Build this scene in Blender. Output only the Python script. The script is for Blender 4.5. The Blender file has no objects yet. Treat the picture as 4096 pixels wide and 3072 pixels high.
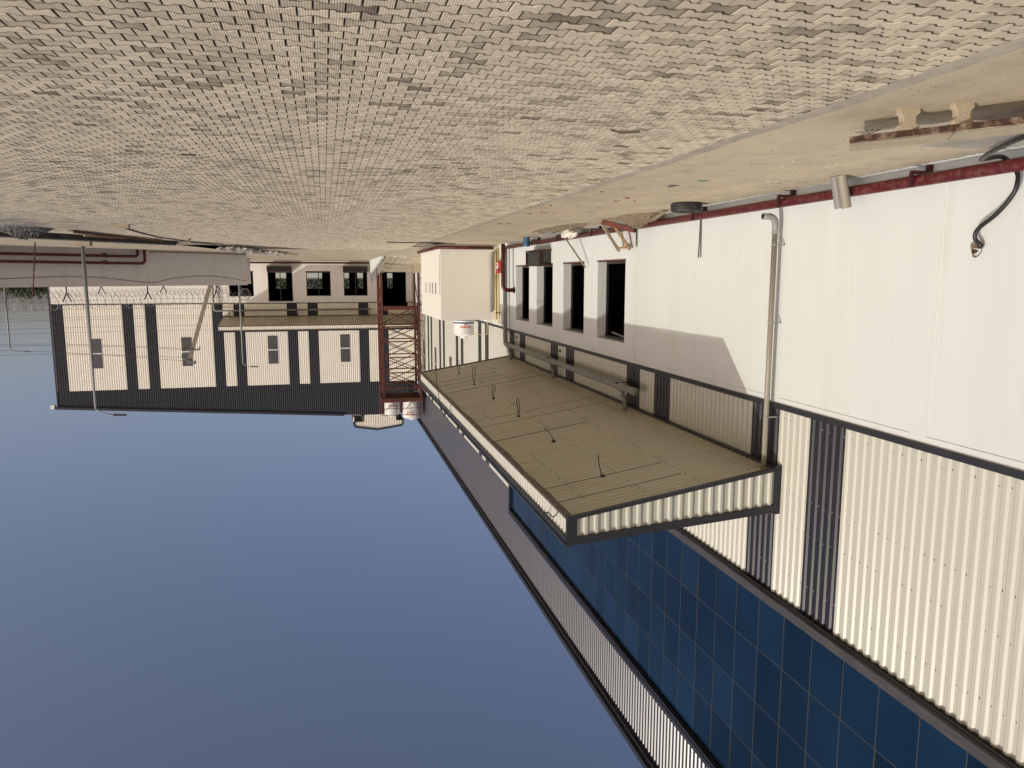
import bpy, bmesh, math, random
import numpy as np
from mathutils import Vector, Matrix
random.seed(7); rng = np.random.default_rng(7)
S = bpy.context.scene
COL = S.collection
# ------------------------------------------------------------------ camera (the photograph is upside down: camera rolled 180 degrees)
CH = 1.6
F = 3000.0
def cam_axes():
    u, v = 753.0, 428.0
    p = math.atan2(v, F)
    Zc = np.array([0, math.cos(p), -math.sin(p)])
    d = np.array([u, -v, -F]); d /= np.linalg.norm(d)
    Y = d - Zc * (d @ Zc); Y /= np.linalg.norm(Y)
    X = np.cross(Y, Zc)
    return np.stack([X, Y, Zc])          # rows: world axes in camera space
R = cam_axes()
cam = bpy.data.cameras.new('camera'); cam_o = bpy.data.objects.new('camera', cam); COL.objects.link(cam_o)
cam.sensor_width = 36; cam.lens = F / 4096 * 36; cam.clip_start = 0.05; cam.clip_end = 2000
M = Matrix([[R[i][0] * -1, R[i][1] * -1, R[i][2], 0] for i in range(3)] + [[0, 0, 0, 1]])
M.translation = Vector((0, 0, CH))
cam_o.matrix_world = M
S.camera = cam_o
# ------------------------------------------------------------------ sky, sun, exposure
SUN = Vector((0.75, -0.41, 0.52)).normalized()
EL = math.asin(SUN.z); AZ = math.atan2(SUN.x, SUN.y)
w = bpy.data.worlds.new('World'); S.world = w; w.use_nodes = True
nt = w.node_tree
sky = nt.nodes.new('ShaderNodeTexSky'); sky.sky_type = 'NISHITA'; sky.sun_disc = False
sky.sun_elevation = EL; sky.sun_rotation = AZ
sky.altitude = 0; sky.air_density = 0.7; sky.dust_density = 2.5; sky.ozone_density = 2.0
bg = nt.nodes['Background']; bg.inputs['Strength'].default_value = 0.122
wb = nt.nodes.new('ShaderNodeMixRGB'); wb.blend_type = 'MULTIPLY'; wb.inputs['Fac'].default_value = 1; wb.inputs['Color2'].default_value = (1.07, 0.89, 0.815, 1)   # the camera's white balance
nt.links.new(sky.outputs['Color'], wb.inputs['Color1']); nt.links.new(wb.outputs['Color'], bg.inputs['Color'])
sl = bpy.data.lights.new('sun', 'SUN'); sl.energy = 2.4; sl.angle = math.radians(0.53); sl.color = (1, 0.95, 0.835)
so = bpy.data.objects.new('sun', sl); COL.objects.link(so)
so.rotation_euler = SUN.to_track_quat('Z', 'Y').to_euler(); so.location = (30, -20, 40)
S.view_settings.view_transform = 'Standard'; S.view_settings.look = 'None'
S.view_settings.exposure = 0.0; S.view_settings.gamma = 1.0; S.view_settings.use_curve_mapping = False
S.render.resolution_x = 1024; S.render.resolution_y = 768
# ------------------------------------------------------------------ materials
def mat(name, col, rough=0.7, metal=0.0, var=0.12, scale=1.5, streak=(1, 1, 1), bump=0.0, bscale=40, spec=0.5,
        dirt=None, dscale=0.6, damt=0.5, coat=0.0, streaks=0.0):
    m = bpy.data.materials.new(name); m.use_nodes = True
    n = m.node_tree.nodes; l = m.node_tree.links
    b = n['Principled BSDF']
    b.inputs['Roughness'].default_value = rough; b.inputs['Metallic'].default_value = metal
    b.inputs['Specular IOR Level'].default_value = spec
    if coat: b.inputs['Coat Weight'].default_value = coat; b.inputs['Coat Roughness'].default_value = 0.25
    geo = n.new('ShaderNodeNewGeometry')
    mp = n.new('ShaderNodeMapping'); mp.inputs['Scale'].default_value = streak
    l.new(geo.outputs['Position'], mp.inputs['Vector'])
    nz = n.new('ShaderNodeTexNoise'); nz.inputs['Scale'].default_value = scale; nz.inputs['Detail'].default_value = 6
    nz.inputs['Roughness'].default_value = 0.65
    l.new(mp.outputs['Vector'], nz.inputs['Vector'])
    cr = n.new('ShaderNodeValToRGB')
    cr.color_ramp.elements[0].position = 0.3; cr.color_ramp.elements[1].position = 0.7
    cr.color_ramp.elements[0].color = (*[max(0, c * (1 - var)) for c in col], 1)
    cr.color_ramp.elements[1].color = (*[min(1, c * (1 + var)) for c in col], 1)
    l.new(nz.outputs['Fac'], cr.inputs['Fac'])
    out = cr.outputs['Color']
    if dirt is not None:
        n2 = n.new('ShaderNodeTexNoise'); n2.inputs['Scale'].default_value = dscale; n2.inputs['Detail'].default_value = 9
        n2.inputs['Roughness'].default_value = 0.7
        l.new(mp.outputs['Vector'], n2.inputs['Vector'])
        r2 = n.new('ShaderNodeValToRGB'); r2.color_ramp.elements[0].position = 0.48; r2.color_ramp.elements[1].position = 0.72
        l.new(n2.outputs['Fac'], r2.inputs['Fac'])
        mu = n.new('ShaderNodeMath'); mu.operation = 'MULTIPLY'; mu.inputs[1].default_value = damt
        l.new(r2.outputs['Color'], mu.inputs[0])
        mx = n.new('ShaderNodeMixRGB'); mx.inputs['Color2'].default_value = (*dirt, 1)
        l.new(mu.outputs[0], mx.inputs['Fac']); l.new(out, mx.inputs['Color1'])
        out = mx.outputs['Color']
    if streaks:
        mp4 = n.new('ShaderNodeMapping'); mp4.inputs['Scale'].default_value = (2.2, 2.2, 0.10); l.new(geo.outputs['Position'], mp4.inputs['Vector'])
        n4 = n.new('ShaderNodeTexNoise'); n4.inputs['Scale'].default_value = 2.0; n4.inputs['Detail'].default_value = 8; n4.inputs['Roughness'].default_value = 0.75
        l.new(mp4.outputs['Vector'], n4.inputs['Vector'])
        r4 = n.new('ShaderNodeValToRGB'); r4.color_ramp.elements[0].position = 0.56; r4.color_ramp.elements[1].position = 0.80
        l.new(n4.outputs['Fac'], r4.inputs['Fac'])
        n5 = n.new('ShaderNodeTexNoise'); n5.inputs['Scale'].default_value = 0.55; n5.inputs['Detail'].default_value = 3; l.new(geo.outputs['Position'], n5.inputs['Vector'])
        r5 = n.new('ShaderNodeValToRGB'); r5.color_ramp.elements[0].position = 0.40; r5.color_ramp.elements[1].position = 0.65; l.new(n5.outputs['Fac'], r5.inputs['Fac'])
        m4 = n.new('ShaderNodeMath'); m4.operation = 'MULTIPLY'; l.new(r4.outputs['Color'], m4.inputs[0]); l.new(r5.outputs['Color'], m4.inputs[1])
        m5 = n.new('ShaderNodeMath'); m5.operation = 'MULTIPLY'; m5.inputs[1].default_value = streaks; l.new(m4.outputs[0], m5.inputs[0])
        x4 = n.new('ShaderNodeMixRGB'); x4.inputs['Color2'].default_value = (0.34, 0.29, 0.22, 1); l.new(m5.outputs[0], x4.inputs['Fac']); l.new(out, x4.inputs['Color1']); out = x4.outputs['Color']
    l.new(out, b.inputs['Base Color'])
    if bump:
        n3 = n.new('ShaderNodeTexNoise'); n3.inputs['Scale'].default_value = bscale; n3.inputs['Detail'].default_value = 5
        l.new(geo.outputs['Position'], n3.inputs['Vector'])
        bp = n.new('ShaderNodeBump'); bp.inputs['Strength'].default_value = bump; bp.inputs['Distance'].default_value = 0.02
        l.new(n3.outputs['Fac'], bp.inputs['Height']); l.new(bp.outputs['Normal'], b.inputs['Normal'])
    return m
MT = {}
MT['plaster'] = mat('white_plaster', (0.635, 0.682, 0.668), 0.85, var=0.035, scale=0.9, streak=(1, 1, 0.12), bump=0.12, bscale=22,
                    dirt=(0.55, 0.545, 0.49), dscale=1.3, damt=0.22, streaks=0.42)
MT['plaster_f'] = mat('white_plaster_haze_lit', (0.86, 0.84, 0.79), 0.85, var=0.035, scale=0.9, streak=(1, 1, 0.12), dirt=(0.62, 0.56, 0.48), dscale=1.0, damt=0.3)  # same white plaster, lightened to carry distant haze and exposure
MT['cream_f'] = mat('cream_sheet_haze_lit', (0.80, 0.765, 0.66), 0.4, var=0.03, scale=0.8, streak=(1, 1, 0.1))  # cream sheet with the far end's haze brightness put into its colour
MT['plaster2'] = mat('white_room_plaster', (0.76, 0.745, 0.67), 0.9, var=0.05, scale=0.9, streak=(1, 1, 0.15), bump=0.1, bscale=20,
                     dirt=(0.48, 0.43, 0.35), dscale=0.9, damt=0.25, streaks=0.3)
MT['plinth'] = mat('grey_white_plinth', (0.60, 0.60, 0.58), 0.85, var=0.12, scale=3, bump=0.2, dirt=(0.30, 0.27, 0.22), dscale=3, damt=0.6)
MT['cream'] = mat('cream_sheet', (0.50, 0.515, 0.45), 0.33, var=0.03, scale=0.8, streak=(1, 1, 0.1), spec=0.5, dirt=(0.5, 0.45, 0.34), dscale=1.2, damt=0.12)
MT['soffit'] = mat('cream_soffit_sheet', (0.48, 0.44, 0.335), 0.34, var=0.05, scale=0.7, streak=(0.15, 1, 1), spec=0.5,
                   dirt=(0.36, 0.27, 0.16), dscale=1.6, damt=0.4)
MT['char'] = mat('charcoal_sheet', (0.020, 0.0225, 0.030), 0.40, var=0.08, scale=0.9, streak=(1, 1, 0.1), spec=0.35)
MT['char_hi'] = mat('charcoal_parapet_sheet', (0.034, 0.038, 0.048), 0.30, var=0.06, scale=0.9, streak=(1, 1, 0.1), spec=0.8)
MT['trim'] = mat('charcoal_trim', (0.024, 0.026, 0.032), 0.42, var=0.12, scale=2.0, spec=0.5)
MT['trim_brown'] = mat('brown_edge_trim', (0.085, 0.07, 0.058), 0.6, var=0.3, scale=4, dirt=(0.28, 0.22, 0.17), dscale=6, damt=0.7)
MT['ledge'] = mat('grey_ledge', (0.055, 0.056, 0.06), 0.5, var=0.15, scale=1.5, dirt=(0.12, 0.10, 0.08), dscale=2, damt=0.4)
MT['black'] = mat('interior_dark', (0.012, 0.012, 0.012), 0.9, var=0.2)
MT['alu'] = mat('dark_aluminium', (0.03, 0.03, 0.03), 0.4, var=0.1)
MT['pvc'] = mat('grey_pvc', (0.235, 0.24, 0.235), 0.42, var=0.08, scale=3, dirt=(0.31, 0.28, 0.21), dscale=4, damt=0.5)
MT['pvc_tan'] = mat('grey_tan_pvc', (0.27, 0.255, 0.205), 0.45, var=0.08, scale=3, streak=(1, 1, 0.2), dirt=(0.36, 0.33, 0.25), dscale=5, damt=0.6)
MT['steel'] = mat('galvanised', (0.25, 0.26, 0.26), 0.5, metal=0.0, var=0.1, scale=4)
MT['red'] = mat('red_oxide_pipe', (0.080, 0.0075, 0.011), 0.42, var=0.25, scale=5, dirt=(0.24, 0.15, 0.11), dscale=9, damt=0.45, spec=0.4)
MT['redd'] = mat('dark_red_bracket', (0.045, 0.006, 0.008), 0.6, var=0.3, scale=6)
MT['signal'] = mat('signal_red', (0.36, 0.016, 0.012), 0.45, var=0.15)
MT['tower'] = mat('rusty_tower_steel', (0.085, 0.021, 0.012), 0.62, var=0.35, scale=3, dirt=(0.16, 0.06, 0.03), dscale=4, damt=0.5)
MT['yellow'] = mat('pale_yellow_pipe', (0.66, 0.54, 0.26), 0.5, var=0.08)
MT['conc'] = mat('concrete', (0.41, 0.355, 0.25), 0.92, var=0.12, scale=5, bump=0.35, bscale=60, dirt=(0.24, 0.19, 0.13), dscale=4, damt=0.5)
MT['conc_g'] = mat('grey_concrete', (0.33, 0.31, 0.28), 0.92, var=0.14, scale=3, bump=0.3, bscale=40, dirt=(0.16, 0.15, 0.14), dscale=2.5, damt=0.6)
MT['bwall'] = mat('boundary_concrete', (0.76, 0.72, 0.665), 0.9, var=0.07, scale=0.8, streak=(1, 1, 0.35), bump=0.12, bscale=30, dirt=(0.40, 0.36, 0.31), dscale=0.8, damt=0.4, streaks=0.35)
MT['rust'] = mat('rusty_edge', (0.06, 0.027, 0.015), 0.85, var=0.5, scale=9, bump=0.6, bscale=80, dirt=(0.34, 0.29, 0.20), dscale=9, damt=0.8)
MT['redb'] = mat('red_brown_channel', (0.13, 0.038, 0.030), 0.6, var=0.25, scale=6)
MT['rubber'] = mat('black_rubber', (0.022, 0.022, 0.023), 0.7, var=0.35, scale=8, dirt=(0.14, 0.125, 0.10), dscale=7, damt=0.5)
MT['cable'] = mat('black_cable', (0.014, 0.014, 0.016), 0.45, var=0.1)
MT['wood'] = mat('weathered_timber', (0.30, 0.20, 0.10), 0.85, var=0.35, scale=6, streak=(6, 6, 0.6), bump=0.3, bscale=60)
MT['woodg'] = mat('grey_timber', (0.27, 0.225, 0.165), 0.85, var=0.25, scale=5, bump=0.3, bscale=60)
MT['soil'] = mat('mortar_soil', (0.20, 0.16, 0.105), 0.98, var=0.3, scale=9, bump=1.0, bscale=30, dirt=(0.12, 0.10, 0.07), dscale=8, damt=0.6)
MT['gravel'] = mat('dark_gravel', (0.11, 0.11, 0.105), 0.95, var=0.85, scale=14, bump=1.0, bscale=18)
MT['brick'] = mat('red_brick_chip', (0.27, 0.09, 0.055), 0.9, var=0.3, scale=20)
MT['white'] = mat('white_plastic', (0.76, 0.755, 0.72), 0.45, var=0.03, scale=3)
MT['bag'] = mat('white_sack', (0.72, 0.69, 0.61), 0.7, var=0.12, scale=14, bump=0.6, bscale=30)
MT['blue'] = mat('blue_drum', (0.03, 0.115, 0.22), 0.5, var=0.2, scale=6, dirt=(0.3, 0.35, 0.36), dscale=6, damt=0.5)
MT['blueband'] = mat('blue_band', (0.03, 0.10, 0.24), 0.5, var=0.1)
MT['redtext'] = mat('red_print', (0.55, 0.03, 0.03), 0.5, var=0.05)
MT['darktext'] = mat('dark_print', (0.16, 0.03, 0.06), 0.5, var=0.05)
MT['lap'] = mat('sheet_lap_shadow', (0.29, 0.255, 0.18), 0.6, var=0.3, scale=3)
MT['leaf'] = mat('hedge_leaf', (0.045, 0.065, 0.022), 0.8, var=0.5, scale=3)
MT['bark'] = mat('bark', (0.10, 0.075, 0.05), 0.9, var=0.3, scale=8)
MT['upole'] = mat('brown_pole', (0.24, 0.20, 0.15), 0.85, var=0.2, scale=4)
MT['razor'] = mat('razor_steel', (0.20, 0.20, 0.20), 0.5, metal=0.4, var=0.1)
MT['wire'] = mat('wire_dark', (0.07, 0.07, 0.075), 0.6, var=0.1)
MT['scrap_green'] = mat('green_scrap', (0.03, 0.20, 0.15), 0.6, var=0.1)
MT['screw'] = mat('screw_head', (0.12, 0.11, 0.10), 0.5, metal=0.4, var=0.1)
MT['screw_l'] = mat('zinc_screw_head', (0.6, 0.6, 0.58), 0.4, metal=0.5, var=0.1)
MT['louv'] = mat('louvre_grey', (0.085, 0.083, 0.088), 0.5, var=0.1)
MT['roof'] = mat('roof_sheet', (0.30, 0.30, 0.30), 0.5, var=0.05)
def glass_mat():
    m = bpy.data.materials.new('blue_glass'); m.use_nodes = True
    n = m.node_tree.nodes; l = m.node_tree.links; b = n['Principled BSDF']
    geo = n.new('ShaderNodeNewGeometry'); nz = n.new('ShaderNodeTexNoise'); nz.inputs['Scale'].default_value = 0.35
    l.new(geo.outputs['Position'], nz.inputs['Vector'])
    cr = n.new('ShaderNodeValToRGB')
    cr.color_ramp.elements[0].position = 0.35; cr.color_ramp.elements[1].position = 0.65
    cr.color_ramp.elements[0].color = (0.0045, 0.0175, 0.043, 1); cr.color_ramp.elements[1].color = (0.006, 0.0235, 0.056, 1)
    oi = n.new('ShaderNodeObjectInfo'); mr = n.new('ShaderNodeMapRange'); mr.inputs['To Min'].default_value = 0.75; mr.inputs['To Max'].default_value = 1.25
    l.new(oi.outputs['Random'], mr.inputs['Value']); vm = n.new('ShaderNodeVectorMath'); vm.operation = 'SCALE'
    l.new(nz.outputs['Fac'], cr.inputs['Fac']); l.new(cr.outputs['Color'], vm.inputs[0]); l.new(mr.outputs[0], vm.inputs['Scale']); l.new(vm.outputs['Vector'], b.inputs['Base Color'])
    b.inputs['Roughness'].default_value = 0.04; b.inputs['IOR'].default_value = 1.45; b.inputs['Specular IOR Level'].default_value = 0.24
    b.inputs['Specular Tint'].default_value = (0.45, 0.62, 0.85, 1)
    return m
MT['glass'] = glass_mat()
def ground_mat(name, paver):
    """tan dusty concrete / paver: attribute rnd gives each paver its own tone"""
    m = bpy.data.materials.new(name); m.use_nodes = True
    n = m.node_tree.nodes; l = m.node_tree.links; b = n['Principled BSDF']
    b.inputs['Roughness'].default_value = 0.93; b.inputs['Specular IOR Level'].default_value = 0.25
    geo = n.new('ShaderNodeNewGeometry')
    def noise(scale, detail=6, rough=0.65, st=(1, 1, 1)):
        mp = n.new('ShaderNodeMapping'); mp.inputs['Scale'].default_value = st
        l.new(geo.outputs['Position'], mp.inputs['Vector'])
        z = n.new('ShaderNodeTexNoise'); z.inputs['Scale'].default_value = scale; z.inputs['Detail'].default_value = detail
        z.inputs['Roughness'].default_value = rough
        l.new(mp.outputs['Vector'], z.inputs['Vector']); return z.outputs['Fac']
    def ramp(f, p0, p1, c0=(0, 0, 0), c1=(1, 1, 1)):
        r = n.new('ShaderNodeValToRGB'); e = r.color_ramp.elements
        e[0].position = p0; e[1].position = p1; e[0].color = (*c0, 1); e[1].color = (*c1, 1)
        l.new(f, r.inputs['Fac']); return r.outputs['Color']
    def mix(f, a, c, mode='MIX'):
        x = n.new('ShaderNodeMixRGB'); x.blend_type = mode
        if isinstance(f, float): x.inputs['Fac'].default_value = f
        else: l.new(f, x.inputs['Fac'])
        for k, s in (('Color1', a), ('Color2', c)):
            if isinstance(s, tuple): x.inputs[k].default_value = (*s, 1)
            else: l.new(s, x.inputs[k])
        return x.outputs['Color']
    def math_(op, a, c):
        x = n.new('ShaderNodeMath'); x.operation = op
        for i, s in enumerate((a, c)):
            if isinstance(s, float): x.inputs[i].default_value = s
            else: l.new(s, x.inputs[i])
        return x.outputs[0]
    bumpsrc = noise(70, 4)
    if paver:
        at = n.new('ShaderNodeAttribute'); at.attribute_name = 'rnd'
        base = ramp(at.outputs['Fac'], 0.0, 1.0, (0.35, 0.318, 0.254), (0.655, 0.59, 0.462))
        patch = ramp(noise(0.5, 5), 0.35, 0.65)
        base = mix(patch, base, mix(1.0, base, (0.86, 0.85, 0.84), 'MULTIPLY'))
        grain = ramp(noise(28, 5), 0.3, 0.7, (0.86, 0.86, 0.86), (1.1, 1.1, 1.1))
        base = mix(1.0, base, grain, 'MULTIPLY')
        # blown dust, thicker towards the concrete strip and in drifts
        sx = n.new('ShaderNodeSeparateXYZ'); l.new(geo.outputs['Position'], sx.inputs[0])
        near = n.new('ShaderNodeMapRange'); near.inputs['From Min'].default_value = -4.8; near.inputs['From Max'].default_value = 2.0
        near.inputs['To Min'].default_value = 0.62; near.inputs['To Max'].default_value = 0.25
        l.new(sx.outputs['X'], near.inputs['Value'])
        far = n.new('ShaderNodeMapRange'); far.inputs['From Min'].default_value = 8; far.inputs['From Max'].default_value = 30
        far.inputs['To Min'].default_value = 0.0; far.inputs['To Max'].default_value = 0.5
        l.new(sx.outputs['Y'], far.inputs['Value'])
        d = math_('MULTIPLY', math_('ADD', near.outputs[0], far.outputs[0]), ramp(noise(1.2, 7, 0.7), 0.30, 0.62))
        base = mix(d, base, (0.70, 0.618, 0.463))
        # ribbed top face
        wv = n.new('ShaderNodeTexWave'); wv.wave_type = 'BANDS'; wv.bands_direction = 'X'; wv.inputs['Scale'].default_value = 18.5
        wv.inputs['Distortion'].default_value = 0.6; wv.inputs['Detail'].default_value = 1
        l.new(geo.outputs['Position'], wv.inputs['Vector'])
        bumpsrc = math_('ADD', math_('MULTIPLY', wv.outputs['Fac'], 0.55), math_('MULTIPLY', bumpsrc, 0.6))
        rib = ramp(wv.outputs['Fac'], 0.0, 0.8, (0.88, 0.88, 0.88), (1.04, 1.04, 1.04))
        base = mix(1.0, base, rib, 'MULTIPLY')
        # dirt packed in the joints below the chamfer
        zz = n.new('ShaderNodeMapRange'); zz.inputs['From Min'].default_value = -0.0065; zz.inputs['From Max'].default_value = -0.0012
        zz.inputs['To Min'].default_value = 0.9; zz.inputs['To Max'].default_value = 0.0
        l.new(sx.outputs['Z'], zz.inputs['Value']); base = mix(zz.outputs[0], base, (0.075, 0.06, 0.042))
        # oily grey stain around the gravel heap
        vs = n.new('ShaderNodeVectorMath'); vs.operation = 'DISTANCE'; vs.inputs[1].default_value = (9.6, 26.0, 0)
        l.new(geo.outputs['Position'], vs.inputs[0])
        fall = n.new('ShaderNodeMapRange'); fall.inputs['From Min'].default_value = 0.6; fall.inputs['From Max'].default_value = 5.0
        fall.inputs['To Min'].default_value = 1.0; fall.inputs['To Max'].default_value = 0.0
        l.new(vs.outputs['Value'], fall.inputs['Value'])
        st = math_('MULTIPLY', fall.outputs[0], ramp(noise(1.1, 6), 0.35, 0.6))
        base = mix(st, base, (0.16, 0.165, 0.17))
    else:
        base = ramp(noise(0.45, 7, 0.62, (1, 0.45, 1)), 0.3, 0.7, (0.40, 0.355, 0.262), (0.56, 0.488, 0.355))
        base = mix(math_('MULTIPLY', ramp(noise(1.6, 8, 0.72), 0.50, 0.72), 0.7), base, (0.27, 0.245, 0.195))
        base = mix(math_('MULTIPLY', ramp(noise(0.9, 8, 0.72, (1, 0.35, 1)), 0.52, 0.75), 0.6), base, (0.62, 0.52, 0.36))
        sp = n.new('ShaderNodeTexVoronoi'); sp.inputs['Scale'].default_value = 7
        l.new(geo.outputs['Position'], sp.inputs['Vector'])
        base = mix(ramp(sp.outputs['Distance'], 0.02, 0.05, (0.7, 0.7, 0.7), (0, 0, 0)), base, (0.15, 0.12, 0.09))
    l.new(base, b.inputs['Base Color'])
    bp = n.new('ShaderNodeBump'); bp.inputs['Strength'].default_value = 0.45; bp.inputs['Distance'].default_value = 0.006
    l.new(bumpsrc, bp.inputs['Height']); l.new(bp.outputs['Normal'], b.inputs['Normal'])
    return m
MT['paver'] = ground_mat('dusty_paver', True)
MT['strip'] = ground_mat('dusty_concrete_strip', False)
MT['bed'] = mat('joint_sand', (0.085, 0.067, 0.045), 0.98, var=0.35, scale=3, bump=0.3)
# ------------------------------------------------------------------ mesh helpers
class MB:
    def __init__(s): s.v = []; s.f = []
    def add(s, vs, fs):
        o = len(s.v); s.v += [tuple(map(float, p)) for p in vs]; s.f += [tuple(i + o for i in f) for f in fs]; return s
    def box(s, a, b):
        x0, y0, z0 = [min(a[i], b[i]) for i in range(3)]; x1, y1, z1 = [max(a[i], b[i]) for i in range(3)]
        return s.add([(x0, y0, z0), (x1, y0, z0), (x1, y1, z0), (x0, y1, z0), (x0, y0, z1), (x1, y0, z1), (x1, y1, z1), (x0, y1, z1)],
                     [(0, 3, 2, 1), (4, 5, 6, 7), (0, 1, 5, 4), (1, 2, 6, 5), (2, 3, 7, 6), (3, 0, 4, 7)])
    def hexa(s, bot, top):
        n = len(bot)
        return s.add(list(bot) + list(top), [tuple(range(n))[::-1], tuple(range(n, 2 * n))] + [(i, (i + 1) % n, n + (i + 1) % n, n + i) for i in range(n)])
    def beam(s, p, q, wd, ht, up=(0, 0, 1)):
        p = Vector(p); q = Vector(q); d = (q - p).normalized(); u = Vector(up)
        if abs(d.dot(u)) > 0.97: u = Vector((1, 0, 0))
        a = d.cross(u).normalized() * wd / 2; c = a.cross(d).normalized() * ht / 2
        return s.hexa([p - a - c, p + a - c, p + a + c, p - a + c], [q - a - c, q + a - c, q + a + c, q - a + c])
    def tube(s, pts, r, n=10, cap=True):
        pts = [Vector(p) for p in pts]; N = len(pts); rs = r if isinstance(r, (list, tuple)) else [r] * N
        t0 = (pts[1] - pts[0]).normalized(); u = t0.cross(Vector((0, 0, 1)))
        if u.length < 1e-3: u = t0.cross(Vector((1, 0, 0)))
        u.normalize(); vs = []
        for i, p in enumerate(pts):
            t = (pts[min(i + 1, N - 1)] - pts[max(i - 1, 0)]).normalized()
            u = (u - t * u.dot(t)).normalized(); w_ = t.cross(u)
            for k in range(n):
                a = 2 * math.pi * k / n
                vs.append(p + (u * math.cos(a) + w_ * math.sin(a)) * rs[i])
        fs = [(i * n + k, i * n + (k + 1) % n, (i + 1) * n + (k + 1) % n, (i + 1) * n + k) for i in range(N - 1) for k in range(n)]
        if cap: fs += [tuple(range(n))[::-1], tuple(range((N - 1) * n, N * n))]
        return s.add(vs, fs)
    def lathe(s, c, prof, n=24, axis='z', closed=False):
        vs = []
        for (r, h) in prof:
            for k in range(n):
                a = 2 * math.pi * k / n; vs.append((c[0] + r * math.cos(a), c[1] + r * math.sin(a), c[2] + h))
        N = len(prof); last = N if closed else N - 1
        fs = [(i * n + k, i * n + (k + 1) % n, ((i + 1) % N) * n + (k + 1) % n, ((i + 1) % N) * n + k) for i in range(last) for k in range(n)]
        return s.add(vs, fs)
def mesh_obj(name, v, f, m, parent=None, smooth=False):
    me = bpy.data.meshes.new(name); me.from_pydata(v, [], f); me.update()
    if smooth:
        for p in me.polygons: p.use_smooth = True
    me.materials.append(m)
    o = bpy.data.objects.new(name, me); COL.objects.link(o)
    if parent is not None:
        o.parent = parent
        if parent.type == 'EMPTY': o.location = -parent.location
    return o
def obj(name, mb, m, parent=None, smooth=False, label=None, kind=None):
    o = mesh_obj(name, mb.v, mb.f, MT[m] if isinstance(m, str) else m, parent, smooth)
    if label: o['label'] = label
    if kind: o['kind'] = kind
    return o
def sub(name, mb, m, parent, smooth=False, **k):    # child of a mesh part (world coordinates shared with it)
    return obj(name, mb, m, parent, smooth, **k)
def tag(o, label, cat, group=None):
    o['label'] = label; o['category'] = cat
    if group: o['group'] = group
    return o
def thing(name, label, cat, loc=(0, 0, 0), group=None):
    o = bpy.data.objects.new(name, None); COL.objects.link(o); o.location = loc; o.empty_display_size = 0.3
    return tag(o, label, cat, group)
def struct(o): o['kind'] = 'structure'; return o
def share(src, parent, off):
    c = src.copy(); COL.objects.link(c); c.parent = parent; c.location = Vector(src.location) + Vector(off); return c
def copy_tree(root, loc, label=None, group=None):
    r = root.copy(); COL.objects.link(r); r.location = loc
    if label: r['label'] = label
    if group: r['group'] = group
    for ch in list(root.children):
        c = ch.copy(); COL.objects.link(c); c.parent = r
        for g in list(ch.children):
            d = g.copy(); COL.objects.link(d); d.parent = c
    return r
def arc(c, a0, a1, r, ax, ay, n=6):
    c = Vector(c); ax = Vector(ax); ay = Vector(ay)
    return [c + ax * (r * math.cos(a0 + (a1 - a0) * i / n)) + ay * (r * math.sin(a0 + (a1 - a0) * i / n)) for i in range(n + 1)]
# trapezoidal sheet: o = origin, u along width, v along the ribs, nrm outward
PROF = [(0.0, 0), (0.068, 0), (0.094, 1), (0.162, 1), (0.188, 0)]
def sheet(o, u, v, nrm, nper, pitch, h0, h1=None, depth=0.029, top=None):
    o = Vector(o); u = Vector(u); v = Vector(v); nrm = Vector(nrm); mb = MB(); pr = []
    for i in range(nper):
        for (x, d) in [(0.0, 0), (0.31, 0), (0.48, 1), (0.82, 1)]:
            pr.append(((i + x) * pitch, d * depth))
    pr.append((nper * pitch, 0))
    vs = []
    for (x, d) in pr:
        a = o + u * x + nrm * d
        hh = (top(x) if top else h1)
        vs += [a + v * h0, a + v * hh]
    mb.add(vs, [(2 * i, 2 * i + 2, 2 * i + 3, 2 * i + 1) for i in range(len(pr) - 1)])
    return mb
# ------------------------------------------------------------------ ground, trench, concrete strip, pavers
WX = -8.53; YF = 75.5
def tx(y): return 10.74 - 0.604 * (y - 29.73)          # yard edge beside the drain
TA, TB = 8.0, 41.0
gm = MB()
gm.add([(-60, -40, -0.03), (tx(-40), -40, -0.03), (tx(TB), TB, -0.03), (tx(TB) + 1.2, 52, -0.03), (22, 58, -0.03), (60, 120, -0.03), (-60, 120, -0.03)], [(0, 1, 2, 3, 4, 5, 6)])
gm.add([(12.3 + 0.75 * 34, 0, -0.0), (90, 0, 0), (90, 160, 0), (60, 120, 0), (22, 58, 0), (tx(TB) + 1.2, 52, 0), (8.88 - .75 * 2.4, 41, 0)], [(0, 1, 2, 3, 4, 5, 6)])
gm.add([(-600, -600, -1.2), (600, -600, -1.2), (600, 600, -1.2), (-600, 600, -1.2)], [(0, 1, 2, 3)])
struct(obj('ground', gm, 'strip'))
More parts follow.
